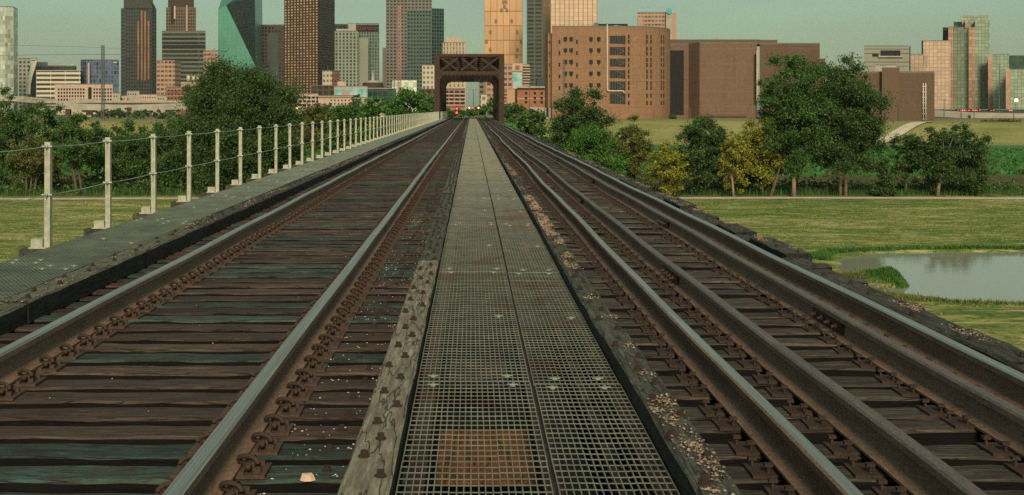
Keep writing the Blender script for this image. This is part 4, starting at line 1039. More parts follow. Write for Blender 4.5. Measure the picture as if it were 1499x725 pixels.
part(o, 'ribbed_bay', 524, 539, 56, 128, 1112, 14, A['hotel_green'])
fc_ = bpy.data.curves.new('lettering', 'FONT'); fc_.body = 'Sheraton'; fc_.size = 5.6; fc_.extrude = .15; fc_.align_x = 'CENTER'
fc_.materials.append(plain('red_sign_letters', (.22, .02, .03), .5))
to_ = bpy.data.objects.new('tmp', fc_); C.objects.link(to_); bpy.context.view_layer.update(); me_t = bpy.data.meshes.new_from_object(to_); bpy.data.objects.remove(to_); to = bpy.data.objects.new('lettering', me_t); C.objects.link(to); to.parent = o; c0 = P(538, 44, 1126.3) - o.location; to.location = c0; to.rotation_euler = (R(90), 0, 0)
o = bld('apartment_block', 'small white and red-brick tower with roof mast', [(472, 900), (486, 896), (497, 906)], 104, [A['cream_ofc'], A['red_brick']], 14, side_m=[0, 1, 1])
m = MB(); c0 = P(480, 104, 900) - o.location; m.tube([c0, c0 + Vector((0, 0, 4.4))], .18, 5); m.build('roof_mast', M['steel_grey'], o)
o = empty('domed_building', 'brown domed hall with pale spire', 'building', (PX(544, 900), 900, 4.5)); rl = o.location
m = MB(); c0 = P(544, 128, 900) - rl
def ring(r_, z0, z1, r2=None, n=20): m.tube([(c0.x, 12, z0), (c0.x, 12, z1)], [r_, r_ if r2 is None else r2], n)
ring(10.8, 0, c0.z); m.build('drum', A['brown_mass'], o); m = MB(); ring(8.6, c0.z + .01, c0.z + 3.8, 7.9); m.build('upper_drum', M['truss'], o)
m = MB(); ring(7.9, c0.z + 3.8, c0.z + 5.6, 3.0); m.build('dome', M['concrete'], o, True); m = MB(); ring(1.5, c0.z + 5.6, c0.z + 8.5, 1.0, 10); ring(1.0, c0.z + 8.5, c0.z + 14, .1, 10); m.build('spire', M['concrete'], o)
o = bld('skyscraper', 'tall grey grid tower behind the dark teal one', [(565, 1360), (632, 1360)], -25, A['grey_tower'], 40)
m = MB(); part(o, 'low_wing', 560, 565, 70, 165, 1365, 20, A['black_bands'])
o = bld('skyscraper', 'dark teal grid tower with flat roof, front of the grey one', [(596, 1230), (632, 1230)], 16, A['teal_tower'], 30)
o = bld('skyscraper', 'slim teal tower at right of the dark teal grid tower', [(632, 1300), (650, 1306)], 13, A['teal_side'], 25)
bld('office_block', 'pale stone office just left of the truss top', [(618, 950), (638, 950)], 96, A['cream_ofc'], 20)
o = bld('office_block', 'beige stepped office rising behind truss portal', [(648, 1180), (682, 1180)], 63, A['beige_step'], 25)
part(o, 'upper_step', 653, 676, 55, 63, 1184, 14, M['concrete_pink'])
o = bld('skyscraper', 'gold mirrored tower with diamond ornaments behind truss', [(709, 1280), (765, 1280)], -25, A['gold_grid'], 40)
om = MB(); 
for q in range(6):
    a = q * math.pi / 3; 
    om.v.append((1.7 * math.sin(a), -.7, 2.6 * math.cos(a)))
for q in range(6):
    a = q * math.pi / 3; om.v.append((1.7 * math.sin(a), .1, 2.6 * math.cos(a)))
om.f = [tuple(range(6)), tuple(range(6, 12))[::-1]] + [(q, (q+1) % 6, 6 + (q+1) % 6, 6 + q) for q in range(6)]; om.m = [0] * 8
me_or = om.mesh('ornament', plain('bronze_ornament', (.20, .13, .075), .5, .4))
for xv, yv in ((737, 3), (741, 3), (734, 15), (742, 15), (739, 10), (726, 31), (749, 31), (718, 47), (757, 47), (712, 61), (763, 61), (717.5, 73), (757.5, 73), (756, 82)):
    c0 = P(xv, yv, 1280) - o.location; link('ornament', me_or, o, c0)
o = bld('hotel_tower', 'brown hotel with blue mural and pale sign panel behind truss', [(736, 820), (775, 820)], 95, A['pink_band'], 25)
part(o, 'sign_panel', 750, 765, 93, 104, 820, 1, M['concrete_pink'], .6)
k = N('blue_white_mural'); n = k.noise(k.coord('Object', (.08, .08, .14)), 1.0, 3); mu_ = k.set(k.ramp(n, [(.40, (.55, .50, .42)), (.52, (.25, .45, .42)), (.62, (.08, .34, .34))]), .6)
part(o, 'mural', 751, 764, 106, 130, 820, 1, mu_, .6)
part(o, 'red_emblem', 754.5, 760.5, 96, 101, 819, 1, plain('red_brown_emblem', (.30, .09, .05), .6), .4)
for yv in range(96, 134, 4): part(o, 'balcony', 765.5, 776, yv, yv + 1.5, 818, 4, M['concrete_pink'])
o = bld('skyscraper', 'dark narrow slab tower right of gold tower', [(771, 1180), (795, 1180)], -25, A['dark_slab'], 30)
part(o, 'glass_step', 786, 797, 114, 132, 1170, 8, A['dark_glass'])
bld('skyscraper', 'amber mirrored tower side above the prison roof', [(788, 1220), (806, 1232)], -25, A['gold_face'], 30)
bld('skyscraper', 'pink ribbed mirror tower rising behind the prison', [(806, 1150), (875, 1150)], -25, A['pink_lines'], 40)
o = bld('brick_block', 'orange brick block with flat cornice right of the truss', [(757, 560), (799, 560)], 128, A['orange_brick'], 25)
part(o, 'cornice', 756, 799, 126.5, 129, 559, 3, M['concrete'], .5)
windows(o, [770, 783, 793], [137, 144, 150], 3.6, 4, 560, M['window'], M['concrete'])
part(o, 'annex', 742, 757, 131, 160, 562, 15, A['orange_brick']); part(o, 'dark_gap', 754.3, 757, 131, 150, 560.6, .8, M['black'])
part(o, 'terrace', 776, 797, 157, 163, 545, 8, M['concrete'])
o = bld('brick_block', 'red-brown balconied block just right of truss post', [(736, 640), (748, 640)], 132, A['red_brick'], 20)
for yv in range(136, 158, 5): part(o, 'balcony', 735.5, 748, yv, yv + 1.3, 639, 1.5, M['concrete'])
# inside the portal
o = bld('brick_office', 'red brick office with pale window bands seen through truss', [(645, 520), (681, 520)], 131, A['red_brick'], 20)
part(o, 'parapet', 645, 681, 127, 131.5, 521, 6, M['concrete_pink'])
for yv in (139.5, 145, 150.5, 156): part(o, 'pale_band', 650, 681, yv - 2.6, yv - 1.1, 519.7, .5, M['concrete_pink'])
windows(o, [653.5, 661, 669, 677], [134.5, 140.2, 145.7, 151.2], 5.6, 2.6, 519.9, M['window'])
bld('office_block', 'pale stepped office behind red brick office in portal', [(650, 900), (682, 900)], 118, A['beige_step'], 20)
bld('office_block', 'grey narrow tower in right half of truss opening', [(701, 900), (711, 900)], 118, A['grey_tower'], 20)
bld('office_block', 'pale brown stepped block beside right truss post', [(712, 800), (730, 800)], 121, A['pink_band'], 20)
bld('white_house', 'small white building low in the truss opening', [(704, 640), (713, 640)], 139, A['cream_ofc'], 10)
# middle strip
o = bld('parking_garage', 'pale parking garage with dark open decks left of cream block', [(434, 560), (466, 560)], 138, M['concrete_pink'], 30)
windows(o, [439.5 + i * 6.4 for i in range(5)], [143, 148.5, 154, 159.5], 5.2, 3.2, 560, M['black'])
o = bld('low_building', 'long cream low building with brown rooftop block', [(466, 556), (518, 556)], 141, M['concrete_pink'], 22)
part(o, 'rooftop_block', 500, 512, 132, 141, 560, 9, A['red_brick']); part(o, 'brown_ledge', 466, 518, 141, 142.6, 556, 1, A['red_brick'], .6)
windows(o, [485 + i * 5.2 for i in range(6)], [147, 152], 2.0, 2.4, 556, M['window'])
o = bld('low_building', 'white flat-roofed hall with blue sky mural', [(489, 720), (538, 720)], 127, M['concrete'], 22)
part(o, 'mural', 491, 536, 130, 142, 720, 1, mu_, .6); part(o, 'roof_house', 494, 506, 119.5, 127, 724, 8, M['concrete_pink'])
bld('low_building', 'low glass-fronted hall right of the blue sky mural', [(538, 800), (580, 800)], 130, A['dark_glass'], 22, roof=M['concrete'])
bld('low_building', 'small pink-roofed building behind light green bush', [(537, 420), (562, 420)], 146, M['concrete_pink'], 12)
bld('low_building', 'flat brown roofed hall left of white mast', [(455, 760), (490, 760)], 126, A['brown_mass'], 20)
bld('low_building', 'pale low glass block below grey tower', [(574, 900), (610, 900)], 118, A['pale_glass'], 18)
bld('office_block', 'pale low office peeping above bush left of the truss', [(613, 700), (640, 700)], 131, A['brown_mass'], 18)
for i, (a, b, yt, Y, mt, lab) in enumerate([(165, 176, 137, 640, 'concrete', 'small white flat building right of low cream office'), (176, 186, 141, 650, 'concrete_pink', 'small pink flat building among low roofs on left'),
    (186, 204, 134, 660, 'concrete', 'pale stepped utility building below dark copper tower'), (204, 232, 139, 655, 'concrete_pink', 'long low pinkish building below dark copper tower'), (230, 244, 141, 640, 'concrete', 'pale low shed beside red-brown brick building')]):
    o = bld('low_building', lab, [(a, Y), (b, Y)], yt, M[mt], 12); windows(o, [a + 2.2 + q * 3.4 for q in range(int((b - a - 2) / 3.4))], [yt + 4], 1.5, 2, Y, M['window'])
# prison group ------------------------------------------------------
YJ = 380.; s_ = YJ / F
jr = bld('prison', 'large tan-brown brick prison with rounded right side', [(808, YJ)] + [(900, YJ)] + [( (lambda X, Y: X / Y * F + VX)(PX(900, YJ) + 21.5 * math.sin(t), YJ + 21.5 * (1 - math.cos(t))), YJ + 21.5 * (1 - math.cos(t))) for t in np.linspace(.1, math.pi / 2, 16)], 40, A['jail'], 20, base=4.6)
rl = jr.location
def jsurf(px):
    X0 = PX(900, YJ)
    if px <= 900: return PX(px, YJ), YJ, 0.
    best = None
    for t in np.linspace(0, math.pi/2, 400):
        X = X0 + 21.5 * math.sin(t); Y = YJ + 21.5 * (1 - math.cos(t)); e = abs(X / Y * F + VX - px)
        if best is None or e < best[0]: best = (e, X, Y, t)
    return best[1], best[2], best[3]
sqm = MB(); sqm.box(-.6, .6, -.05, .3, -.7, .6); sqm.box(-.22, .22, -.055, .3, -1.15, -.62); me_sq = sqm.mesh('window', M['window'])
slm = MB(); slm.box(-.27, .27, -.05, .3, -.65, .65); me_sl = slm.mesh('window', M['window'])
lm = MB(); lm.box(-.6, .6, -.12, .0, .5, .66); me_lin = lm.mesh('lintel', A['jail3'])
for yv in (57, 73.5, 90.5, 107.5, 124.5):
    for xv in (827.5, 836, 865, 876.5):
        X, Y, t = jsurf(xv); o = link('window', me_sq, jr, (X - rl.x, Y - rl.y, PZ(yv, Y) - rl.z)); link('lintel', me_lin, o)
    for xv in (819, 844.5):
        X, Y, t = jsurf(xv); link('window', me_sl, jr, (X - rl.x, Y - rl.y, PZ(yv + 4.5, Y) - rl.z))
for q, yv in enumerate((54, 61, 71.5, 78.5, 88, 95.5, 105, 112.5, 122, 129, 140, 151)):
    for xv in (920.5, 947, 953, 968, 971.5):
        X, Y, t = jsurf(xv); o = link('window', me_sl, jr, (X - rl.x + .02 * math.sin(t), Y - rl.y, PZ(yv, Y) - rl.z), t)
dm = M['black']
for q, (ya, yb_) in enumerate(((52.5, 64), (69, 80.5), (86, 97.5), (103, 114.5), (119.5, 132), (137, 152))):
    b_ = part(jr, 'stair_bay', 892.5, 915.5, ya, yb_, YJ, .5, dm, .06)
    if q:
        m = MB(); a = P(901, ya + 1, YJ - .16) - rl; b = P(914, (ya + yb_) / 2, YJ - .16) - rl; c_ = P(905, yb_ - 1, YJ - .16) - rl
        m.bar(a, b, .08, .14); m.bar(b, c_, .08, .14); m.build('stair_flight', M['steel_grey'], jr)
    m = MB()
    for xx in np.arange(894, 915, 2.4): m.bar(P(xx, ya, YJ - .09) - rl, P(xx, yb_, YJ - .09) - rl, .1, .08)
    m.build('railing_bars', M['steel_grey'], jr)
m = MB(); m.tube([P(x, y_, YJ - .55) - rl for x, y_ in ((889, 36), (889, 80), (889, 130), (889.4, 132.6), (891, 133.3), (911, 133.3), (913, 133.8), (913.4, 137))], .24, 10); m.build('drain_pipe', M['white_pipe'], jr, True)
part(jr, 'roof_plant', 876, 919, 35, 40.2, YJ + 8, 8, M['black']); part(jr, 'roof_vent', 869, 876, 33.5, 40, YJ + 6, 3, M['steel_grey']); part(jr, 'roof_hatch', 899, 905, 37, 40, YJ + 3, 2, M['concrete'])
jl = bld('prison_wing', 'narrow paler left wing of the tan-brown prison', [(797.5, 392), (802, 384), (808, 384)], 51, A['jail'], 14, base=4.6)
part(jl, 'base_panel', 798, 806, 158, 176, 383, 1.5, M['concrete'], 1.2)
windows(jl, [800.5, 804], [62, 78, 95, 111], 1.4, 4.4, 384, M['window'])
part(jl, 'garage_opening', 800, 803, 158, 170, 381.5, 1, M['black'], .3)
o = bld('prison_block', 'grey-brown blank brick prison block with slit windows', [(980, 415), (1008, 415), (1024, 408), (1108, 408)], 64, A['jail2'], 30, base=4.6)
part(o, 'parapet_box', 980, 1112, 58, 64, 420, 18, A['jail3']); part(o, 'dark_recess', 980, 1001, 74, 168, 415, 1.5, M['black'], .3); part(o, 'roof_unit', 1044, 1052, 55.5, 58, 424, 3, M['concrete'])
slit = [1042, 1047, 1052, 1059, 1072, 1078, 1085, 1089]
windows(o, slit, [85, 108, 153], .55, 8, 408, A['jail'])
part(o, 'base_band', 1024, 1093, 168, 171, 407.5, 1, A['jail3'])
o = bld('prison_block', 'brown blank brick block with pale light strip at its corner', [(1112, 404), (1200, 404)], 65, A['jail3'], 30, base=4.6)
part(o, 'light_strip', 1107.3, 1110, 74, 147, 405, 1.2, M['concrete_pink'], .1); part(o, 'raised_drum', 1100, 1138, 58.5, 65, 410, 14, A['jail3']); part(o, 'step_wing', 1200, 1208, 86, 175, 410, 18, A['jail3'])
o = bld('prison_block', 'lower brown brick block with projecting centre bay, far right', [(1250, 360), (1368, 360)], 107, A['jail3'], 30, base=4.6)
part(o, 'centre_bay', 1291, 1317, 99, 177, 358, 12, A['jail3'])
m = MB()
for xv in (1351.5, 1355): m.tube([P(xv, 122, 359.5) - o.location, P(xv, 176.5, 359.5) - o.location], .2, 8)
m.build('drain_pipe', M['white_pipe'], o, True)
for yv in range(126, 176, 8): part(o, 'pipe_bracket', 1349.5, 1356.5, yv, yv + 1.2, 359.7, .4, M['white_pipe'])
# right skyline
o = bld('office_tower', 'beige striped tower with turquoise round sign behind prison', [(933, 1150), (975, 1150)], 19, A['pink_band'], 25)
part(o, 'core_slab', 975, 984, 11, 60, 1145, 20, M['concrete']); part(o, 'side_wing', 984, 990, 19, 60, 1150, 18, A['pink_band']); part(o, 'lower_wing', 933.5, 941, 25, 60, 1147, 8, A['pink_band'])
m = MB(); c0 = P(979.5, 16.5, 1144.5) - o.location; m.tube([c0, c0 + Vector((0, -.8, 0))], 2.9, 20); m.build('round_sign', plain('turquoise_disc', (.05, .38, .36), .4), o)
o = bld('museum_building', 'grey ribbed museum box with long dark window slot', [(1265, 700), (1331, 700)], 68, A['museum'], 30)
part(o, 'window_slot', 1289, 1318, 74, 82, 700, 1, M['black'], .2); part(o, 'slot_sill', 1286, 1322, 82, 84, 699, 2, M['concrete'], .3); part(o, 'square_window', 1277, 1286, 79, 83, 700, 1, M['black'], .2)
part(o, 'side_panel', 1331, 1333, 68, 110, 702, 18, A['dark_mirror'])
bld('low_building', 'pale rooftop boxes behind lower brown prison block', [(1281, 640), (1312, 640)], 96, M['concrete'], 12)
o = bld('mirror_block', 'low pink mirror glass block left of stepped towers', [(1320, 760), (1352, 755)], 80, A['pink_mirror'], 20)
part(o, 'left_annex', 1317, 1321, 92, 120, 762, 10, M['concrete_pink'])
o = bld('mirror_tower', 'pink mirror glass tower, middle height, left of stepped hotel', [(1349, 830), (1391, 824)], 60, A['pink_mirror'], 25)
part(o, 'dark_edge', 1349, 1351.5, 59.5, 120, 829, 3, M['black'], .5)
sh = bld('mirror_hotel', 'stepped green mirror glass hotel with copper reflections coloured on vertical shafts', [(1391, 900), (1418, 892)], 40, A['green_mirror'], 30, cat='hotel')
Yh = 892
for nm, a, b, yt, yb_, Y, mt in (('reflection_shaft', 1388, 1395, 38.5, 170, 890, 'copper_reflect'), ('rear_step', 1380, 1391, 40, 150, 905, 'dark_mirror'), ('reflection_shaft', 1418, 1427, 40, 170, 888, 'copper_reflect'),
    ('main_shaft', 1427, 1449.5, 30, 170, 893, 'green_mirror'), ('upper_step', 1406, 1447, 22.5, 40, 900, 'green_mirror'), ('shoulder', 1396, 1408, 32, 41, 899, 'dark_mirror'), ('reflection_drum', 1412.5, 1418, 30, 41, 892, 'copper_reflect')):
    rl = sh.location; me_ = wall_mesh([(PX(a, Y) - rl.x, Y - rl.y), (PX(b, Y) - rl.x, Y - rl.y), (PX(b, Y + 20) - rl.x, Y + 20 - rl.y), (PX(a, Y + 20) - rl.x, Y + 20 - rl.y)], PZ(yb_, Y) - rl.z, PZ(yt, Y) - rl.z, [A[mt]]); link(nm, me_, sh)
o = bld('mirror_block', 'green mirror glass block right of hotel with copper reflection drawn as left edge', [(1453, 880), (1477, 876)], 80, A['green_mirror'], 25)
part(o, 'reflection_edge', 1446.5, 1453, 80, 165, 878, 4, A['copper_reflect'] if False else plain('copper_reflection_edge', (.46, .28, .19), .4, .4, .25, .3), .5)  # copper reflection along the edge, drawn as a coloured part
o = bld('mirror_block', 'lower green mirror block with copper reflection edge at right picture edge', [(1479, 850), (1530, 848)], 102, A['green_mirror'], 25)
part(o, 'reflection_edge', 1472.5, 1479, 101, 165, 848, 4, plain('copper_reflection_edge', (.46, .28, .19), .4, .4, .25, .3), .5)  # added edge part coloured as the copper reflection
o = bld('office_block', 'dark glass office behind the mirror blocks, far right', [(1477, 1000), (1530, 1000)], 82, A['dark_mirror'], 25)
# base strip at right: road and parking
o = bld('low_building', 'long low dark podium below mirror hotel', [(1368, 690), (1530, 690)], 161, A['dark_mirror'], 18)

# viaducts ----------------------------------------------------------
def viaduct(name, label, pts, wd, th, piers, mat):
    """pts: (px, y_top, Y)"""
    root = empty(name, label, 'viaduct', P(pts[0][0], pts[0][1], pts[0][2])); rl = root.location
    W = [P(*p) for p in pts]; m = MB(); bm2 = MB()
    for a, b in zip(W, W[1:]):
        e = (b - a) * .004
        m.bar(a - rl - Vector((0, 0, th / 2 + .5)), b + e - rl - Vector((0, 0, th / 2 + .5)), wd, th)
        off = Vector((0, -wd / 2 + .15, 0)); bm2.bar(a - rl + off, b + e - rl + off, .3, 1.0)
    m.build('deck', mat, root); bm2.build('barrier', M['concrete'], root)
    for px in piers:
        for a, b, A_, B_ in zip(pts, pts[1:], W, W[1:]):
            if a[0] <= px <= b[0]:
                t = (px - a[0]) / (b[0] - a[0]); q = A_.lerp(B_, t); mm = MB(); zt = q.z - th - .5
                mm.box(q.x - 1.1 - rl.x, q.x + 1.1 - rl.x, q.y - 1 - rl.y, q.y + 1 - rl.y, 4.5 - rl.z, zt - .9 - rl.z); mm.box(q.x - 2.2 - rl.x, q.x + 2.2 - rl.x, q.y - 3 - rl.y, q.y + 3 - rl.y, zt - .899 - rl.z, zt - rl.z); mm.build('pier', mat, root)
viaduct('highway_viaduct', 'pale concrete highway ramp in front of low offices, left', [(86, 151.5, 470), (130, 154, 470), (190, 155.5, 470), (270, 153, 480), (300, 152, 490)], 9, 1.5, (131, 170, 213, 252), M['concrete'])
viaduct('highway_viaduct', 'rusty brown upper road deck behind the concrete ramp', [(60, 149.5, 540), (170, 149.0, 540), (300, 149, 540)], 9, .8, (100, 150, 200, 250), M['rust_red'])
viaduct('highway_viaduct', 'pale highway deck beyond left trees', [(-40, 140, 560), (40, 143, 560), (86, 147, 540)], 9, 1.5, (10, 55), M['concrete'])
viaduct('highway_viaduct', 'pale road deck below mirror hotel on right', [(1360, 163, 470), (1420, 166.5, 460), (1540, 169, 450)], 9, 1.4, (1395, 1440, 1485), M['concrete'])
viaduct('highway_viaduct', 'pale ramp in front of garage left of the truss', [(424, 160.5, 520), (500, 163, 500), (560, 166, 480)], 8, .9, (450, 500), M['concrete'])
# distant trees
for i, (px, yt, wp, Y, ml, lab) in enumerate([(150, 160, 34, 400, 'dark', 'dark tree under the highway ramp, left of lattice mast'), (176, 159, 34, 405, 'dark', 'dark tree under highway ramp right of the lattice mast'),
    (205, 160, 36, 400, 'mid', 'dark tree under highway ramp below reddish offices'), (236, 161, 34, 402, 'dark', 'dark tree under highway ramp near brick building'), (745, 150, 26, 420, 'dark', 'distant dark tree just right of the truss'),
    (766, 158, 34, 400, 'dark', 'distant dark tree below orange brick block'), (655, 160, 24, 300, 'dark', 'bush inside truss opening, left side'), (722, 142, 20, 330, 'mid', 'tree inside truss opening beside right post'),
    (688, 161, 26, 320, 'mid', 'round bush at vanishing point of the tracks'), (672, 162, 22, 290, 'mid', 'low bush left of the track vanishing point'), (706, 154, 20, 345, 'dark', 'small tree right of vanishing point in truss opening'),
    (480, 150, 22, 380, 'dark', 'dark tree in front of cream low building'), (522, 137, 20, 500, 'mid', 'small tree beside the blue sky mural'), (985, 169, 10, 380, 'dark', 'small shrub at the prison foot'), (1470, 176, 60, 330, 'olive', 'low olive scrub on levee, far right')]):
    TREE(px, 170, yt, wp, Y, 'tree', lab, T, ml, 80 + i, low=.05, leaf=.42, dens=.8, trunk=.25)

# masts, poles, crane, signals --------------------------------------
def lattice_mast(label, px, ytop, Y, wpx, mat, base=4.6):
    X = PX(px, Y); root = empty('lattice_mast', label, 'mast', (X, Y, base)); h = PZ(ytop, Y) - base; s = wpx * Y / F / 2; m = MB()
    for sx, sy in ((-1,-1), (1,-1), (1,1), (-1,1)): m.tube([(sx*s, sy*s, 0), (sx*s*.8, sy*s*.8, h)], .09 * Y / 400, 5)
    n = int(h / (s * 2.2)); 
    for i in range(n):
        z0, z1 = h * i / n, h * (i+1) / n
        for y_ in (-s*.9, s*.9):
            m.bar((-s*.9, y_, z0), (s*.9, y_, z1), .1 * Y / 400, .1 * Y / 400); m.bar((s*.9, y_, z0), (-s*.9, y_, z1), .1 * Y / 400, .1 * Y / 400)
    m.build('lattice', mat, root); return root
lattice_mast('grey lattice mast in front of low cream office', 150.5, 66, 350, 4.2, M['steel_grey'])
lattice_mast('red and white lattice mast before the grey tower', 585, 8, 900, 5, plain('red_white_mast_paint', (.42, .22, .18), .6, 0, .6, .05))
lattice_mast('thin lattice mast in front of prison windows', 825.5, 86, 360, 2.4, M['steel_grey'])
lattice_mast('short lattice mast before pink mirror tower', 1355, 80, 600, 5, M['concrete_pink'], 30)
def pole(label, px, ytop, Y, r_=.11, arm=None, base=4.6, name='utility_pole', lamp=None):
    X = PX(px, Y); root = empty(name, label, 'pole', (X, Y, base)); h = PZ(ytop, Y) - base
    m = MB(); m.tube([(0, 0, 0), (0, 0, h)], [r_ * 1.3, r_ * .8], 7); m.build('shaft', M['steel_grey'], root)
    if arm:
        m = MB(); 
        for z in arm[1:]: m.box(-arm[0], arm[0], -.1, .1, h - z - .12, h - z)
        m.build('crossarm', M['steel_grey'], root)
    if lamp: m = MB(); m.box(-.9, .9, -.3, .3, h, h + .3); m.build('lamp_head', M['steel_grey'], root)
    return root
for px, yt, Y, arm, lab in [(822, 92, 420, (1.4, .3, 1.6), 'utility pole with crossarms beside prison windows'), (1275, 128, 500, None, 'slim pole left of the projecting bay'), (1321, 145, 355, None, 'dark pole before lower brown prison block'),
    (1382, 145, 420, (1.2, .3), 'utility pole left of the mirror hotel base'), (1407, 145, 420, (1.8, .4, 1.5), 'utility pole with crossarms before mirror hotel'), (1426, 146, 430, (1.2, .3), 'utility pole before copper-reflecting shaft'),
    (1463, 94, 480, (1.0, .05), 'tall light pole before green mirror block'), (1484, 160, 400, None, 'short dark pole far right'), (1048, 147, 385, None, 'dark pole before the blank prison block'),
    (957, 160, 378, None, 'short lamp pole at the prison foot'), (1010, 158, 385, None, 'short lamp pole beside the dark recess'), (693, 131, 480, (1.6, .05), 'tall street lamp seen through truss opening'),
    (738, 92, 900, None, 'thin mast above the truss'), (405, 98, 900, None, 'pale mast before the dark brown block'), (577, 118, 430, None, 'thin pole behind the bushes left of truss'), (775, 120, 470, None, 'thin pole before orange brick block')]:
    pole(lab, px, yt, Y, .13 * Y / 400, arm)
# sagging wires across the left sky
for i, (y0_, y1_, lab) in enumerate(((82, 80, 'upper power line crossing left sky'), (66, 72, 'faint upper power line crossing left sky'))):
    m = MB(); m.tube([P(-40 + 230 * t, y0_ + (y1_ - y0_) * t + (6 if i else 3) * (t * t - t), 420) for t in np.linspace(0, 1, 14)], .05 if i else .08, 5)
    tag(m.build('power_line', M['steel_grey']), lab, 'power line')
cr = empty('tower_crane', 'distant tower crane above giant tree, right', 'crane', (PX(1248, 1300), 1300, 4.6)); rl = cr.location
m = MB(); m.bar((0, 0, 0), (0, 0, PZ(76, 1300) - rl.z), 1.6, 1.6); m.build('mast', M['steel_grey'], cr)
m = MB(); m.bar(P(1236, 86, 1300) - rl, P(1262, 84.5, 1300) - rl, 1., 1.2); m.bar(P(1248, 76, 1300) - rl, P(1237, 86, 1300) - rl, .4, .4); m.bar(P(1248, 76, 1300) - rl, P(1260, 84.5, 1300) - rl, .4, .4); m.build('jib', M['steel_grey'], cr)
m = MB(); m.box(*[v for v in (P(1236, 0, 1300).x - rl.x - 2, P(1236, 0, 1300).x - rl.x + 2)], -1.5, 1.5, PZ(88, 1300) - rl.z, PZ(85, 1300) - rl.z); m.build('counterweight', M['white_pipe'], cr)

E_red = emit('red_signal_glow', (1.0, .03, .02), 6); E_amber = emit('amber_lamp_glow', (1.0, .40, .10), 7); E_white = emit('warm_floodlight_glow', (1.0, .82, .55), 8); E_glint = emit('red_glint_glow', (1.0, .08, .03), 4)
def signal(label, px, Y, lamps, mat_l, base=None, name='rail_signal'):
    X = PX(px, Y); b = base if base is not None else float(gh(X, Y)); root = empty(name, label, 'signal', (X, Y, b)); zt = PZ(min(lamps), Y) + .6 - b
    m = MB(); m.tube([(0, .2, 0), (0, .2, zt)], .09, 8); m.build('mast', M['steel_grey'], root)
    for yv in lamps:
        z = PZ(yv, Y) - b; m = MB(); m.tube([(0, .05, z), (0, .12, z)], .36, 14); m.build('backplate', M['black'], root)
        m = MB(); m.tube([(0, -.04, z), (0, .045, z)], .17, 12); m.build('lamp', mat_l, root)
    return root
signal('railway signal with two red lamps at left inside the truss opening', 668.6, 205, (159.3, 165.2), E_red, CZ - 2.05)
signal('crossing signal with one amber lamp near vanishing point', 687, 330, (157.8,), E_amber, 5, 'street_signal')
signal('crossing signal with small red lamp near vanishing point', 693, 345, (158.2,), E_red, 5, 'street_signal')
signal('crossing signal with wide amber lamp right of vanishing point', 700.5, 300, (158.,), E_amber, 5, 'street_signal')
m = MB(); pt_ = P(1488, 147, 640); m.tube([pt_, pt_ + Vector((0, .5, 0))], 1.2, 12)
fl = empty('floodlight', 'bright floodlight glowing on pole below right mirror block', 'floodlight', (pt_.x, pt_.y, 4.6)); m = MB(); m.tube([(0, .8, 0), (0, .8, pt_.z - 4.6)], .2, 7); m.build('shaft', M['steel_grey'], fl)
m = MB(); m.tube([(0, 0, pt_.z - 4.6), (0, .5, pt_.z - 4.6)], .8, 12); m.build('lamp', E_white, fl)
for px, py, lab in ((495.5, 158, None), (434.5, 157.5, 'orange street lamp beside parking garage'), (433, 165, 'low orange street lamp under garage ramp')):
    if lab:
        p = P(px, py, 430); ro = empty('street_lamp', lab, 'street lamp', (p.x, p.y, 4.6)); m = MB(); m.tube([(0, .3, 0), (0, .3, p.z - 4.5)], .09, 6); m.build('shaft', M['steel_grey'], ro)
        m = MB(); m.tube([(0, -.1, p.z - 4.6), (0, .2, p.z - 4.6)], .35, 8); m.build('lamp', E_amber, ro)
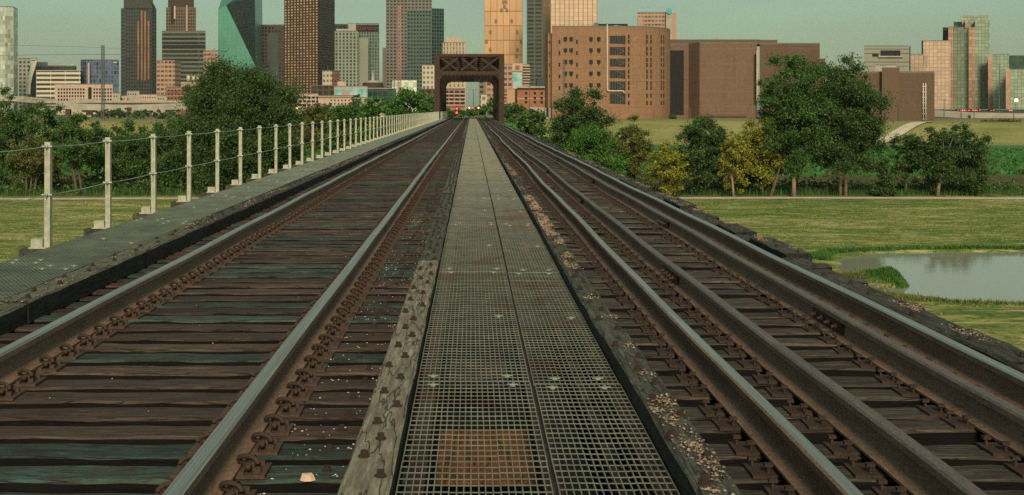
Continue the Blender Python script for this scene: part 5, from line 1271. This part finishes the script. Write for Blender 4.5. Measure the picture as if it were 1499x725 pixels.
# added cars, their glowing tail lamps stand for red glints on the glass
def car(label, px, Y, z, col, grp):
    X = PX(px, Y); ro = empty('added_car', label, 'car', (X, Y, z), grp)
    m = MB(); prof = [(-.9, .25), (.9, .25), (.92, .75), (.72, .9), (.60, 1.4), (-.60, 1.4), (-.72, .9), (-.92, .75)]
    n = len(prof); vs = [(x, -2.1 + (0.25 if z_ > 1 else 0), z_) for x, z_ in prof] + [(x, 2.1 - (1.0 if z_ > 1 else 0), z_) for x, z_ in prof]
    m.add(vs, [tuple(range(n)), tuple(range(n, 2*n))[::-1]] + [(q, (q+1) % n, n + (q+1) % n, n + q)[::-1] for q in range(n)]); m.build('body', col, ro)
    m = MB(); m.box(-.55, .55, -2.08, -1.9, .93, 1.33); m.build('rear_window', M['window'], ro)
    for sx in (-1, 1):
        m = MB(); m.box(sx*.7 - .16, sx*.7 + .16, -2.16, -2.08, .62, .8); m.build('glint_lamp', E_glint, ro)
        for yy_ in (-1.3, 1.3):
            m = MB(); m.tube([(sx*.75, yy_, .32), (sx*.93, yy_, .32)], .32, 12); m.build('wheel', M['black'], ro)
cols = [plain('dark_car_paint', (.03, .03, .035), .3), plain('silver_car_paint', (.45, .45, .42), .3, .5), plain('maroon_car_paint', (.15, .02, .02), .3)]
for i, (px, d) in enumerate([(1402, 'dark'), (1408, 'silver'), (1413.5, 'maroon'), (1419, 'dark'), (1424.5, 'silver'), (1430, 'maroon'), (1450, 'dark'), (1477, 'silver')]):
    car(f'{d} added car with lamps for red glints below mirror hotel, {ORD[i]} from left', px, 640, PZ(163.5, 640), cols[['dark', 'silver', 'maroon'].index(d)], 'added cars below the mirror hotel')
m = MB(); m.box(PX(1368, 634), PX(1540, 634), 630, 650, PZ(164.6, 640) - .4, PZ(163.5, 640) - .003); tag(m.build('road', plain('asphalt', (.06, .06, .055), .9)), kind='structure')

# ------------------------------------------------------------------ air
m = MB(); m.box(-3800, 3800, -320, 6100, -6, 420)
k = N('thin_evening_haze'); k.t.nodes.remove(k.b); pv = k.n('ShaderNodeVolumePrincipled')
pv.inputs['Color'].default_value = (.80, .92, .82, 1); pv.inputs['Density'].default_value = 0.00006; pv.inputs['Anisotropy'].default_value = .2
k.l(pv.outputs[0], k.out.inputs['Volume']); tag(m.build('haze', k.mat), kind='stuff')
